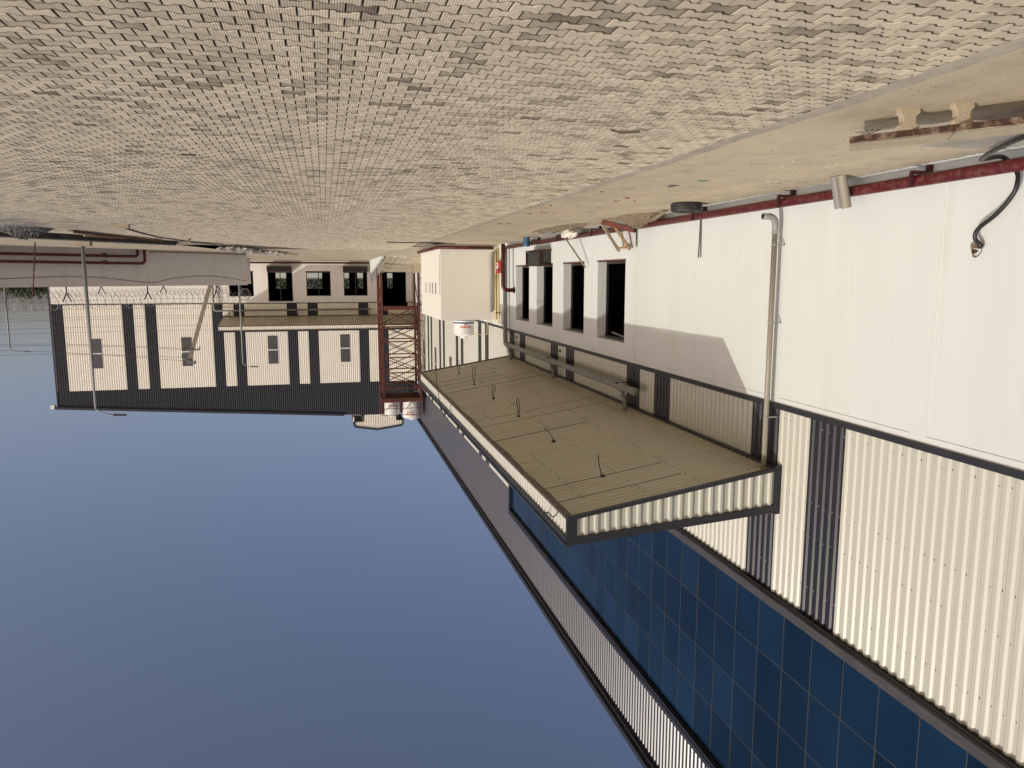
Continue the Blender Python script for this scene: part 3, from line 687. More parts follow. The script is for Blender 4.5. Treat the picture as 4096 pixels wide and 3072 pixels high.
# ridge monitor with rounded shoulders
MX0, MX1, MXC = -7.42, -2.36, -4.72
def mon_top(x): return 16.93 - (16.93 - 16.62) * abs(x - MXC) / (2.0)
mo = []
def outl(g):
    p = [(MX1 - g, 16.00)]
    cx, cz, r = MX1 - .42, 16.18, .42 - g
    p += [(cx + r * math.cos(a), cz + r * math.sin(a)) for a in np.linspace(0, math.pi / 2, 6)]
    p += [(MXC, 16.92 - g)]
    cx2 = MX0 + .42
    p += [(cx2 + r * math.cos(a), cz + .02 + r * math.sin(a)) for a in np.linspace(math.pi / 2, math.pi, 6)]
    p += [(MX0 + g, 16.00)]
    return p
inn, out_ = outl(.17), outl(0)
rim = MB(); n = len(out_)
rim.add([(x, YF - .12, z) for x, z in out_] + [(x, YF - .12, z) for x, z in inn] + [(x, BY - 6, z) for x, z in out_] + [(x, YF + .3, z) for x, z in inn],
        [f for i in range(n - 1) for f in ((i, i + 1, n + i + 1, n + i), (i, 2*n + i, 2*n + i + 1, i + 1), (n + i, n + i + 1, 3*n + i + 1, 3*n + i))])
obj('monitor_rim', rim, 'trim', fb_root)
def mon_in(x):
    for i in range(n - 1):
        (xa, za), (xb, zb_) = inn[i], inn[i + 1]
        if min(xa, xb) <= x <= max(xa, xb) and abs(xa - xb) > 1e-6: return za + (zb_ - za) * (x - xa) / (xb - xa)
    return 16.0
xs0, xs1 = MX0 + .18, MX1 - .18
npr = 27; pit = (xs1 - xs0) / npr; me_ = MB(); pr = []
for i in range(npr):
    for (x, d) in [(0, 0), (.5, 0), (.62, 1), (.86, 1)]: pr.append((xs0 + (i + x) * pit, d * .035))
pr.append((xs1, 0)); vs = []
for (x, d) in pr:
    low = 15.30 if -6.6 < x < -3.45 else 16.0
    vs += [(x, YF - .02 - d, low), (x, YF - .02 - d, mon_in(x) + .01)]
me_.add(vs, [(2*i, 2*i+2, 2*i+3, 2*i+1) for i in range(len(pr) - 1)])
obj('monitor_end_sheet', me_, 'cream_f', fb_root)
mk = MB().box((-3.44, YF - .05, 15.36), (-3.30, YF + .06, 16.0)).box((-6.75, YF - .05, 15.36), (-6.61, YF + .06, 16.0)).box((-3.5, YF + .1, 15.3), (-3.2, BY - 6, 16.1)).box((-6.9, YF + .1, 15.3), (-6.6, BY - 6, 16.1))
obj('monitor_side', mk, mat('monitor_shade', (0.06, 0.065, 0.055), .7), fb_root)
obj('monitor_gutter', MB().box((MX1 - .12, YF + .1, 15.5), (MX1, YF + .5, 16.02)), 'white', fb_root)
# louvre windows
for xc in (5.0, -1.81, 20.42, 12.71):
    lw = MB()
    for i in range(5): lw.box((xc - .455 + i * .182, YF - .045, 7.2), (xc - .455 + i * .182 + .165, YF - .038, 9.9))
    lw.box((xc - .455, YF - .038, 7.2), (xc + .455, YF - .02, 9.9))
    q = obj('louvre_window', lw, 'louv', fb_root)
    sub('louvre_bar', MB().box((xc - .455, YF - .06, 8.50), (xc + .455, YF - .045, 8.60)), 'white', q)
canopy(fb_root, (WX + .03, YF, 0), (1, 0, 0), 9.35 - WX - .03, 18, 'cream_f')
# red brown pipe along the base of the far wall
p = MB().tube([(-4.3, YF - .25, .25), (XR, YF - .25, .25)], .085, 8)
obj('fire_pipe', p, 'red', fb_root, smooth=True)
# pipes under the far canopy
fp = thing('roof_drain_pipe', 'grey drain pipe run under the canopy of the far warehouse', 'drain pipe', (2, YF - .3, 4.7), 'drain pipes under canopies')
obj('pipe', MB().tube([(-4.4, YF - .3, 4.72)] + [(9.9, YF - .3, 4.74)] + arc((9.9, YF - .3, 4.54), math.pi/2, 0, .2, (1, 0, 0), (0, 0, 1), 5)[1:] + [(10.1, YF - .3, .2)], .085, 8), 'pvc', fp, smooth=True)
for x in (8.8, 2.6, -4.1): obj('dropper', MB().tube([(x, YF - .3, 4.74), (x - .05, YF - .35, 5.0), (x - .12, YF - .4, 5.42)], .06, 8), 'pvc', fp, smooth=True)
# cooler boxes hung at sills
def cooler(x0, x1, y, lab):
    t = thing('window_box', lab, 'window box', ((x0 + x1) / 2, y, .55), 'dark metal boxes hung below window sills')
    fr = MB()
    for x in (x0, x1 - .06): fr.box((x, y - .50, .55), (x + .06, y - .44, 1.12)).box((x, y - .44, 1.06), (x + .06, y - .0, 1.12)).box((x, y - .44, .55), (x + .06, y, .61))
    fr.box((x0 + .06, y - .50, 1.06), (x1 - .06, y - .44, 1.12)).box((x0 + .06, y - .50, .55), (x1 - .06, y - .44, .61))
    obj('frame', fr, 'redd', t)
    obj('tray', MB().box((x0 + .06, y - .485, .62), (x1 - .06, y - .02, 1.05)), 'black', t)
    return t
cooler(2.95, 5.2, YF, 'dark framed box under the tall window right of centre on the far warehouse')
cooler(-4.16, -1.82, YF, 'dark framed box under the far warehouse window next to the loading ramp')
t = thing('window_box', 'black metal box with red brown frame under the third plastered window of the long factory', 'window box', (WX, 29.1, .55), 'dark metal boxes hung below window sills')
fr = MB(); a, b = 28.0, 30.0
for y in (a, b - .06): fr.box((WX + .44, y, .55), (WX + .50, y + .06, 1.16)).box((WX, y, 1.10), (WX + .44, y + .06, 1.16)).box((WX, y, .55), (WX + .44, y + .06, .61))
fr.box((WX + .44, a + .06, .55), (WX + .50, b - .06, .61))
obj('frame', fr, 'redd', t); obj('tray', MB().box((WX + .02, a + .06, .62), (WX + .43, b - .06, 1.17)), 'rubber', t)
obj('side_panel', MB().box((WX + .0, b + .02, .64), (WX + .42, b + .30, 1.08)), 'rubber', t)
# ------------------------------------------------------------------ loading ramp with rail
rp = thing('loading_ramp', 'concrete loading ramp rising to the dark door of the far warehouse', 'ramp', (-6.5, 68, 0))
obj('ramp_slab', MB().add([(WX, 60.7, 0.003), (-4.62, 60.7, 0.003), (-4.62, 74.0, 1.1), (WX, 74.0, 1.1), (WX, YF, 1.11), (-4.62, YF, 1.11)], [(0, 1, 2, 3), (3, 2, 5, 4)]), 'strip', rp)
obj('side_wall', MB().hexa([(-4.62, 60.3, -.02), (-4.40, 60.3, -.02), (-4.40, YF - .01, -.02), (-4.62, YF - .01, -.02)], [(-4.62, 60.3, .10), (-4.40, 60.3, .10), (-4.40, YF - .01, 1.32), (-4.62, YF - .01, 1.32)]), 'plaster', rp)
rl = thing('railing', 'grey pipe railing along the open side of the loading ramp', 'railing', (-4.5, 68, .6))
def rz(y): return .10 + 1.22 * (y - 60.3) / 15.2
rm = MB(); 
for h in (.85, .45, .12): rm.tube([(-4.51, 60.6, rz(60.6) + h), (-4.51, 75.2, rz(75.2) + h)], .024, 6)
obj('rail', rm, 'steel', rl)
src = None
for i, y in enumerate(np.linspace(60.6, 75.2, 9)):
    obj('post', MB().tube([(-4.51, y, rz(y)), (-4.51, y, rz(y) + .88)], .026, 6), 'steel', rl)
for y in np.linspace(61.2, 74.6, 18): obj('baluster', MB().tube([(-4.51, y, rz(y) + .12), (-4.51, y, rz(y) + .85)], .015, 5), 'steel', rl)
# ------------------------------------------------------------------ water tower
TX0, TX1, TY0, TY1 = -8.0, -4.78, 66.0, 69.2
tw = thing('water_tower', 'rusty red lattice steel tower carrying two white tanks, standing on the loading ramp', 'tower', (-6.4, 67.6, .5))
legs = [(TX0, TY0), (TX1, TY0), (TX1, TY1), (TX0, TY1)]
lv = [1.24, 4.32, 5.9, 7.2, 8.6, 9.95, 11.35, 12.2]
for (x, y) in legs:
    obj('leg', MB().box((x - .09, y - .09, 1.22), (x + .09, y + .09, 12.1)), 'tower', tw)
    obj('pedestal', MB().box((x - .27, y - .27, .2), (x + .27, y + .27, 1.22)), 'yellow' if False else 'conc', tw)
ED = [(0, 1), (1, 2), (2, 3), (3, 0)]
for i, z in enumerate(lv[1:-1]):
    for (a, b) in ED:
        A, B = legs[a], legs[b]; wd = .22 if i == 0 else .10
        obj('girt', MB().beam((*A, z), (*B, z), .09, wd), 'tower', tw)
for i in range(1, 6):
    for (a, b) in ED:
        A, B = legs[a], legs[b]
        for (p, q) in ((A, B), (B, A)): obj('brace', MB().beam((*p, lv[i]), (*q, lv[i + 1]), .07, .07), 'tower', tw)
for (a, b) in ((1, 2), (3, 0)):
    A, B = legs[a], legs[b]
    for (p, q) in ((A, B),): obj('brace', MB().beam((*p, 1.6), (*q, lv[1]), .07, .07), 'tower', tw)
pl = MB().box((TX0 - .2, TY0 - .15, 12.22), (TX1 + .2, TY0 - .02, 12.56)).box((TX0 - .2, TY1 + .02, 12.22), (TX1 + .2, TY1 + .15, 12.56)).box((TX0 - .2, TY0 - .02, 12.22), (TX0 - .08, TY1 + .02, 12.56)).box((TX1 + .08, TY0 - .02, 12.22), (TX1 + .2, TY1 + .02, 12.56))
for y in np.linspace(TY0 + .4, TY1 - .4, 5): pl.box((TX0 - .08, y - .05, 12.22), (TX1 + .08, y + .05, 12.44))
obj('platform_frame', pl, 'tower', tw)
obj('platform_deck', MB().box((TX0 - .08, TY0 - .02, 12.44), (TX1 + .08, TY1 + .02, 12.50)), 'redd', tw)
hr = MB()
for z in (13.12, 13.70):
    hr.tube([(TX0 - .15, TY0 - .1, z), (TX1 + .15, TY0 - .1, z), (TX1 + .15, TY1 + .1, z), (TX0 - .15, TY1 + .1, z), (TX0 - .15, TY0 - .1, z)], .025, 5)
obj('guard_rail', hr, 'redd', tw)
for (x, y) in [(TX0 - .15, TY0 - .1), (TX1 + .15, TY0 - .1), (TX1 + .15, TY1 + .1), (TX0 - .15, TY1 + .1), (-6.3, TY0 - .1), (TX1 + .15, 67.6)]:
    obj('rail_post', MB().tube([(x, y, 12.5), (x, y, 13.72)], .03, 5), 'tower', tw)
obj('ladder', MB().tube([(TX1 + .32, TY0 + .2, .8), (TX1 + .32, TY0 + .2, 13.7)], .025, 5).tube([(TX1 + .32, TY0 + .55, .8), (TX1 + .32, TY0 + .55, 13.7)], .025, 5), 'tower', tw)
for z in np.arange(1.2, 13.5, .6): obj('rung', MB().tube([(TX1 + .32, TY0 + .2, z), (TX1 + .32, TY0 + .55, z)], .014, 4), 'tower', tw)
# ------------------------------------------------------------------ water tanks
def font_mesh(txt, size, shear=0.0, bold=0.0):
    cu = bpy.data.curves.new('txt', 'FONT'); cu.body = txt; cu.size = size; cu.align_x = 'CENTER'; cu.align_y = 'CENTER'; cu.shear = shear; cu.offset = bold
    cu.resolution_u = 3
    o = bpy.data.objects.new('txt', cu); COL.objects.link(o)
    dg = bpy.context.evaluated_depsgraph_get(); me = bpy.data.meshes.new_from_object(o.evaluated_get(dg))
    v = [tuple(p.co) for p in me.vertices]; f = [tuple(p.vertices) for p in me.polygons]
    bpy.data.objects.remove(o); bpy.data.curves.remove(cu); bpy.data.meshes.remove(me)
    return v, f
def bend(txt, size, c, r, z, ang0, shear=0, bold=0):
    v, f = font_mesh(txt, size, shear, bold); out = []
    for (x, y, _) in v:
        a = ang0 + x / r
        out.append((c[0] + r * math.sin(a), c[1] - r * math.cos(a), z + y))
    return MB().add(out, f)
def tank(c, r, h, label, text, bands, group='white plastic water tanks'):
    t = thing('water_tank', label, 'water tank', c, group)
    pf = [(0, 0), (r * .97, 0), (r, .04)]
    nb = 7
    for i in range(nb):
        z = .08 + (h - .12) * i / nb; dz = (h - .12) / nb
        pf += [(r, z), (r, z + dz * .72), (r * .972, z + dz * .80), (r * .972, z + dz * .93)]
    pf += [(r, h), (r * .80, h + .10), (r * .34, h + .17), (0, h + .18)]
    obj('body', MB().lathe(c, pf, 32), 'white', t, smooth=False)
    obj('lid', MB().lathe((c[0], c[1], c[2] + h + .15), [(0, 0.10), (r * .28, .10), (r * .33, .06), (r * .33, 0)], 20), 'white', t)
    for z in bands: obj('band', MB().lathe((c[0], c[1], c[2] + z), [(r + .004, -.035), (r + .006, .035)], 32), 'blueband', t)
    for (s_, sz, z, a0, sh, m) in text: obj('lettering', bend(s_, sz, c, r + .008, c[2] + z, a0, sh, .004), m, t)
    return t
tk = tank((-7.03, 38.75, 3.73), .53, .80, 'white ribbed water tank with two blue bands on the roof of the small white room', [('Supreme', .17, .44, -.05, .25, 'redtext'), ('750 L', .07, .30, 0, 0, 'darktext')], (.07, .22))
tank((-5.6, 67.6, 12.50), .68, 1.35, 'smaller white water tank on the tower, nearer the yard', [('Supreme', .26, .60, -.25, .3, 'redtext')], ())
tank((-7.38, 67.6, 12.50), .83, 1.72, 'taller white water tank on the tower, close to the factory wall', [('Supreme', .24, 1.42, .35, .3, 'redtext'), ('OHT', .34, 1.15, .30, 0, 'darktext'), ('T-1', .26, .86, .30, 0, 'redtext')], ())
hp = MB(); 
hose = [Vector((-5.0 - .35 * i * .25, 66.85 - .12 * math.sin(i * .5), 13.45 - .55 * math.sin(i * math.pi / 12))) for i in range(13)]
hp.tube(hose, .025, 5); hp.tube([Vector((-6.75 - .11 * i, 66.7, 13.5 - .75 * math.sin(i * math.pi / 10))) for i in range(11)], .03, 5)
tag(obj('hose', hp, 'steel'), 'grey hoses looped across the tanks on the tower', 'hose')
# tank feed pipe on the room roof
tag(obj('feed_pipe', MB().tube([(-7.25, 38.4, 4.56), (-8.2, 38.4, 4.57), (-8.2, 38.4, 3.9), (-8.38, 38.2, 3.82)], .022, 6), 'yellow'), 'thin pale pipe from the factory wall to the tank on the white room', 'pipe')
# ------------------------------------------------------------------ small white utility room
ur = thing('utility_room', 'small white plastered room built against the factory wall, with slots in its side', 'utility room', (-7, 40.8, 0))
bxw = MB(); X0, X1, RY0, RY1, RZ = WX + .012, -5.58, 37.02, 44.63, 3.73
slots = [(37.30, 37.50, .46, 2.47), (38.58, 39.02, 1.9, 2.48), (39.75, 40.15, 1.9, 2.47), (40.75, 41.12, 1.9, 2.46), (42.05, 42.30, 1.9, 2.45), (42.75, 43.0, 1.9, 2.45)]
wall_x(bxw, X1, RY0, RY1, -.03, RZ, slots, .2)
bxw.box((X0, RY0, -.03), (X1 - .2, RY0 + .2, RZ)).box((X0, RY1 - .2, -.03), (X1 - .2, RY1, RZ)).box((X0, RY0 + .2, RZ - .15), (X1 - .2, RY1 - .2, RZ - .02))
obj('wall', bxw, 'plaster2', ur)
for (a, b, c, d) in slots: obj('slot_panel', MB().box((X1 - .18, a, c), (X1 - .02, b, d)), 'louv', ur)
obj('base_pipe', MB().tube([(X0 + .3, RY0 - .12, .17), (X1 + .15, RY0 - .12, .17), (X1 + .15, RY0 + 7.5, .17)], .085, 10), 'red', ur, smooth=True)
# grey downpipe on the front of the room
dp = tag(obj('downpipe', MB().tube([(-8.11, RY0 - .09, 3.34), (-8.11, RY0 - .09, .50), (-8.13, RY0 - .14, .44), (-8.2, RY0 - .2, .42)], .065, 10), 'pvc', smooth=True), 'short grey downpipe on the front of the small white room', 'downpipe')
for i, (x, r, z1) in enumerate(((-8.33, .035, 3.85), (-8.47, .045, 3.93))):
    t = thing('conduit_pipe', ('thinner pale yellow pipe on the white room front, nearer the grey downpipe', 'thicker pale yellow pipe in the corner of the white room and factory wall')[i], 'pipe', (x, RY0 - .07, .25), 'pale yellow pipes in the corner')
    obj('pipe', MB().tube([(x, RY0 - .07, .25 if i else 1.4), (x, RY0 - .07, z1)], r, 8), 'yellow', t, smooth=True)
    obj('collar', MB().lathe((x, RY0 - .07, 1.42 if not i else 2.45), [(r + .012, 0), (r + .012, .06)], 10), 'yellow', t)
    if not i: obj('lower_pipe', MB().tube([(x, RY0 - .07, .25), (x, RY0 - .07, 1.40)], r, 8), 'yellow', t, smooth=True)
cab = thing('hose_cabinet', 'red fire hose cabinet on the wall behind the dark red riser', 'fire cabinet', (WX + .1, 36.1, .85))
obj('cabinet', MB().box((WX + .012, 35.75, .82), (WX + .20, 36.75, 1.42)), 'signal', cab)
obj('door_panel', MB().box((WX + .20, 35.8, .86), (WX + .215, 36.7, 1.38)), 'signal', cab)
obj('reel', MB().tube([Vector((WX + .22, 36.45 + .14 * math.cos(a), 1.05 + .14 * math.sin(a))) for a in np.linspace(0, 5.5, 14)], .03, 6), 'white', cab)
obj('sign_plate', MB().box((WX + .216, 35.9, 1.15), (WX + .222, 36.25, 1.3)), 'rubber', cab)
# corner pipes of the factory wall
rs = thing('fire_riser', 'dark red fire main riser bending into the plastered wall at its top', 'riser pipe', (-8.2, 35.0, 0))
obj('pipe', MB().tube([(-7.98, 33.8, .1), (-7.98, 33.8, 1.98)] + arc((-8.20, 33.8, 1.98), 0, math.pi / 2, .22, (1, 0, 0), (0, 0, 1), 6)[1:] + [(-8.52, 33.8, 2.2)], .095, 12), 'red', rs, smooth=True)
obj('flange', MB().tube([(-8.46, 33.8, 2.2), (-8.515, 33.8, 2.2)], .14, 12), 'redd', rs)
dr = thing('canopy_drain_pipe', 'grey drain pipe hung under the long canopy, dropping down the wall at its far end', 'drain pipe', (-8.15, 27, 4.7), 'drain pipes under canopies')
obj('pipe', MB().tube([(-8.15, 18.9, 4.71), (-8.15, 33.92, 4.71)] + arc((-8.15, 33.92, 4.5), math.pi/2, 0, .21, (0, 1, 0), (0, 0, 1), 5)[1:] + [(-8.15, 34.13, 4.3), (-8.30, 34.75, 4.2), (-8.30, 34.75, .15)], .10, 14), 'pvc', dr, smooth=True)
for y in (19.75, 26.7, 33.3):
    q = obj('dropper', MB().tube([(-8.15, y, 4.78), (-8.15, y, 4.95), (-8.22, y - .03, 5.05), (-8.22, y - .03, 5.36)], .07, 10), 'pvc', dr, smooth=True)
    obj('coupling', MB().tube([(-8.15, y - .16, 4.71), (-8.15, y + .2, 4.71)], .122, 14), 'pvc', dr, smooth=True)
    obj('bracket', MB().beam((WX + .02, y + .22, 4.60), (-8.02, y + .22, 4.60), .04, .03).box((WX + .0, y + .02, 4.30), (WX + .06, y + .12, 4.38)), 'alu', dr)
obj('end_cap', MB().tube([(-8.15, 18.84, 4.71), (-8.15, 18.98, 4.71)], .115, 14), 'pvc', dr, smooth=True)
for z in (.9, 1.9): obj('clip', MB().tube([(-8.30, 34.75, z), (-8.30, 34.75, z + .05)], .108, 12), 'steel', dr)
tp = thing('conduit_drop', 'thin dark conduit beside the corner drain pipe, stepping towards the white room', 'conduit', (-8.3, 35.2, 2))
obj('pipe', MB().tube([(-8.3, 35.1, .4), (-8.3, 35.1, 3.3), (-8.3, 36.6, 3.35), (-8.3, 36.75, 3.42)], .025, 6), 'redd', tp)
vt = thing('vent_stack', 'stack of white vent pipes poking out of the wall beside the white room', 'vent pipes', (-8.5, 35.8, 3.4))
for i in range(5): obj('vent_pipe', MB().tube([(WX + .02, 35.55, 3.42 + i * .105), (WX + .26, 35.55, 3.40 + i * .105)], .042, 8), 'white', vt)
# near downpipe on the factory wall
nd = thing('downpipe', 'tall tan grey downpipe on the factory wall at the near end of the canopy', 'downpipe', (-8.33, 12.8, 0))
obj('pipe', MB().tube([(-8.33, 12.85, 5.40), (-8.33, 12.85, .62)], .052, 14), 'pvc_tan', nd, smooth=True)
obj('elbow', MB().tube([(-8.33, 12.85, .80), (-8.33, 12.85, .60)] + arc((-8.20, 12.85, .60), math.pi, 1.5 * math.pi, .13, (1, 0, 0), (0, 0, 1), 5)[1:] + [(-8.06, 12.85, .47)], .06, 14), 'pvc', nd, smooth=True)
obj('outlet', MB().tube([(-8.055, 12.85, .47), (-8.05, 12.85, .47)], .048, 12), 'black', nd)
for z in (.98, 2.45, 4.30):
    obj('clip', MB().tube([(-8.33, 12.85, z), (-8.33, 12.85, z + .035)], .058, 14).box((WX + .0, 12.78, z), (-8.33, 12.80, z + .03)), 'steel', nd)
# fire main along the wall foot with brackets
fm = thing('fire_main', 'long dark red fire main running along the foot of the factory wall', 'fire pipe', (-8.3, 20, .2))
obj('pipe', MB().tube([(-8.3, -8, .235), (-8.3, 35.1, .235)], .085, 14), 'red', fm, smooth=True)
for y in (6.2, 9.3, 12.55, 15.9, 19.2, 22.6, 26.2, 29.6):
    obj('bracket', MB().box((WX + .02, y - .03, -.02), (WX + .10, y + .03, .10)).box((WX + .02, y - .025, .10), (-8.16, y + .025, .145)).box((-8.20, y - .025, .145), (-8.15, y + .025, .33)), 'redd', fm)
# ragged white paint at the wall foot
dm_ = MB(); vs = []
n = 900
for i in range(n + 1):
    y = 4 + i * .034; vs += [(WX, y, .009), (WX + .15 + .05 * math.sin(y * .9) + random.uniform(-.035, .04), y, .008)]
dm_.add(vs, [(2*i, 2*i+2, 2*i+3, 2*i+1) for i in range(n)])
obj('paint_drip', dm_, 'plaster', mb_root, kind='stuff')
# ------------------------------------------------------------------ right side: boundary wall, wire, pipes, posts
P0 = Vector((16.19, 44.63, 0)); P1 = Vector((5.01, 54.05, 0)); WD = (P1 - P0).normalized(); WN = Vector((WD.y, -WD.x, 0))   # WN points away from the yard
if WN.y < 0: WN = -WN
def W(s, o, z): return P0 + WD * s + WN * o + Vector((0, 0, z))
WL = (P1 - P0).length
def wall_seg(s0, s1, o0, o1, z0, z1, mb=None):
    mb = mb or MB(); return mb.hexa([W(s0, o0, z0), W(s1, o0, z0), W(s1, o1, z0), W(s0, o1, z0)], [W(s0, o0, z1), W(s1, o0, z1), W(s1, o1, z1), W(s0, o1, z1)])
bw = thing('boundary_wall', 'grey concrete boundary wall in shade at the edge of the yard, topped with razor wire', 'boundary wall', P0)
js = [-11, -6.15, -1.52, 3.08, 7.70, 12.30, WL]
for i in range(len(js) - 1):
    obj('wall_panel', wall_seg(js[i] + .006, js[i + 1] - .006, 0, .2, -.1, 2.14), 'bwall', bw)
obj('wall_core', wall_seg(js[0], WL - .02, .012, .19, -.1, 2.13), 'conc_g', bw)
def ypost(s, o, z0, zf, z1, sp, root, m='redd', fn=None):
    f = fn or W
    obj('wire_post', MB().beam(f(s, o, z0), f(s, o, zf), .06, .06).beam(f(s, o, zf), f(s - sp, o - .05, z1), .05, .05).beam(f(s, o, zf), f(s + sp, o + .05, z1), .05, .05), m, root)
MT['post'] = mat('dark_angle_post', (0.055, 0.05, 0.055), .6)
def coil(name, fn, s0, s1, zc, r, pitch, wr, lab, group):
    o = thing(name, lab, 'razor wire', fn(s0, .1, zc), group)
    for ph, sg in ((0, 1), (math.pi * .7, -1)):
        n = int((s1 - s0) / pitch); pts = []
        for i in range(n * 14 + 1):
            a = i / 14 * 2 * math.pi; rr = r * (1 + .06 * math.sin(i * .37) + random.uniform(-.02, .02))
            s = s0 + pitch * i / 14 + .10 * math.sin(a * 1.0)
            pts.append(fn(s, .1 + rr * math.cos(sg * a + ph), zc + .04 * math.sin(s * 1.1) + rr * math.sin(sg * a + ph)))
        obj('coil', MB().tube(pts, wr, 3, cap=False), 'razor', o)
    obj('guide_wire', MB().tube([fn(s0 + (s1 - s0) * i / 40, .1, zc - .05 + .02 * math.sin(i)) for i in range(41)], .007, 4), 'razor', o)
    return o
for s in (-6.15, -1.52, 3.08, 7.70, 12.30): ypost(s, .1, 2.14, 2.48, 2.95, .25, bw, 'post')
coil('razor_wire', W, -10, WL - .1, 2.98, .40, .42, .0085, 'large razor wire coil along the top of the near boundary wall', 'razor wire coils')
clump = MB()
for i in range(9):
    a0 = i * .7; c = W(WL - .25 + .05 * i, .1 + .02 * i, 2.78)
    clump.tube([c + Vector((.42 * math.cos(a) * math.cos(a0 * .3), .42 * math.cos(a) * math.sin(a0 * .3), .40 * math.sin(a))) for a in np.linspace(0, 2 * math.pi, 17)], .010, 3, cap=False)
tag(obj('razor_wire', clump, 'razor'), 'bunched end of the razor wire hanging at the free end of the boundary wall', 'razor wire', 'razor wire coils')
OFF = 13.0
def W2(s, o, z): return W(s, OFF + o, z)
b2 = thing('boundary_wall', 'second boundary wall with small V posts, almost hidden behind the near one', 'boundary wall', W2(0, 0, 0))
wm = MB(); wm.hexa([W2(-14, 0, 0), W2(24, 0, 0), W2(24, .2, 0), W2(-14, .2, 0)], [W2(-14, 0, 2.2), W2(24, 0, 2.2), W2(24, .2, 2.2), W2(-14, .2, 2.2)])
obj('wall_panel', wm, 'bwall', b2)
for s in (-8.5, -3.2, 1.6, 6.4, 11.2, 16, 20.8): ypost(s, .1, 2.2, 2.3, 2.85, .3, b2, 'post', W2)
coil('razor_wire', W2, -13, 22, 2.78, .29, .36, .010, 'finer razor wire coil further back behind the boundary wall', 'razor wire coils')
# dark red pipes on the wall
for i, (z, se, lab) in enumerate(((.40, 7.04, 'lower dark red pipe on the boundary wall bending down at its end'), (.80, 7.44, 'upper dark red pipe on the boundary wall bending down at its end'))):
    t = thing('wall_pipe', lab, 'fire pipe', W(se, -.3, 0), 'dark red pipes on the boundary wall')
    r = .22
    pts = [W(-11, -.3, z), W(se - r, -.3, z)] + [W(se - r + r * math.sin(a), -.3, z - r + r * math.cos(a)) for a in np.linspace(.25, math.pi / 2, 5)] + [W(se, -.3, -.3)]
    obj('pipe', MB().tube(pts, .082, 10), 'red', t, smooth=True)
    for s in (-6, -.5, 5.15): obj('bracket', MB().beam(W(s, -.02, z - .12), W(s, -.42, z - .12), .06, .06).beam(W(s, -.4, z - .12), W(s, -.4, z + .1), .05, .05), 'redd', t)
yp = MB().tube([W(s, -.05, .10 + .01 * math.sin(s)) for s in np.linspace(7.9, WL, 8)], .028, 6)
tag(obj('wall_conduit', yp, 'wood'), 'thin ochre pipe along the foot of the boundary wall near its free end', 'pipe')
wl = MB().tube([W(s, -.02, z) for s, z in ((-11, 1.66), (-4, 1.75), (-.1, 1.70), (1.5, 1.62), (3.2, 1.57), (5, 1.62), (6.3, 1.78), (7.6, 1.93), (8.3, 1.90), (9.1, 1.70), (10.2, 1.58), (11.3, 1.52), (12.4, 1.56), (13.4, 1.70), (14.5, 1.87))], .014, 5)
tag(obj('wall_cable', wl, 'cable'), 'thin black cable sagging along the face of the boundary wall', 'cable')
# ledge between drain and wall
lg = MB(); 
lg.hexa([(dxf(20) + .22, 20, -.02), (dxf(20) + 1.6, 20, -.02), (dxf(41) + 1.2, 41, -.02), (dxf(41) + .22, 41, -.02)], [(dxf(20) + .22, 20, .03), (dxf(20) + 1.6, 20, .03), (dxf(41) + 1.2, 41, .03), (dxf(41) + .22, 41, .03)])
ob = obj('drain_ledge', lg, 'conc', drain)
# lamp posts
def lamp(base, h, arm, lab, r0=.085, foot=True):
    t = thing('lamp_post', lab, 'lamp post', base, 'lamp posts at the boundary')
    b = Vector(base); top = b + Vector((0, 0, h)); ar = Vector(arm)
    obj('pole', MB().tube([b, b + Vector((0, 0, h * .5)), top], [r0, r0 * .8, r0 * .6], 12), 'steel', t, smooth=True)
    cv = [top + Vector((ar.x * u, ar.y * u, ar.z * (1 - (1 - u) ** 2))) for u in np.linspace(0, 1, 7)]
    obj('arm', MB().tube(cv, .028, 6), 'steel', t)
    d = (cv[-1] - cv[-2]).normalized()
    obj('lamp_head', MB().beam(cv[-1] - d * .05, cv[-1] + d * .48, .17, .07), 'alu', t)
    return t
lamp((10.32, 37.35, .22), 7.35, (-.78, 0, .30), 'galvanised lamp post on a concrete footing in front of the boundary wall')
lamp((29.0, 80.0, 0), 8.35, (-1.2, 0, .25), 'distant lamp post standing alone against the sky right of the warehouse', .11)
lamp((6.19, 60.0, 0), 8.15, (-.62, 0, .22), 'slim lamp post in front of the right end of the warehouse canopy', .075)
ft = thing('post_footing', 'square concrete footing block under the lamp post', 'footing', (10.3, 37.35, 0))
obj('block', MB().box((9.98, 37.15, -.02), (10.64, 37.6, .235)), 'conc', ft)
obj('base_plate', MB().box((10.16, 37.2, .236), (10.48, 37.5, .25)), 'steel', ft)
# scaffold prop
pr_ = thing('scaffold_prop', 'rusty scaffold prop standing upright in front of the boundary wall', 'scaffold prop', (12.93, 39.62, 0))
obj('tube', MB().tube([(12.93, 39.62, .0), (13.08, 39.65, 1.25)], .032, 8), 'tower', pr_)
obj('inner_tube', MB().tube([(13.08, 39.65, 1.25), (13.25, 39.68, 2.55)], .024, 8), 'tower', pr_)
for z in (.75, 1.25, 1.5, 1.95, 2.2): obj('collar', MB().tube([(12.93 + .125 * z, 39.63, z), (12.93 + .125 * z + .005, 39.63, z + .05)], .045, 8), 'tower', pr_)
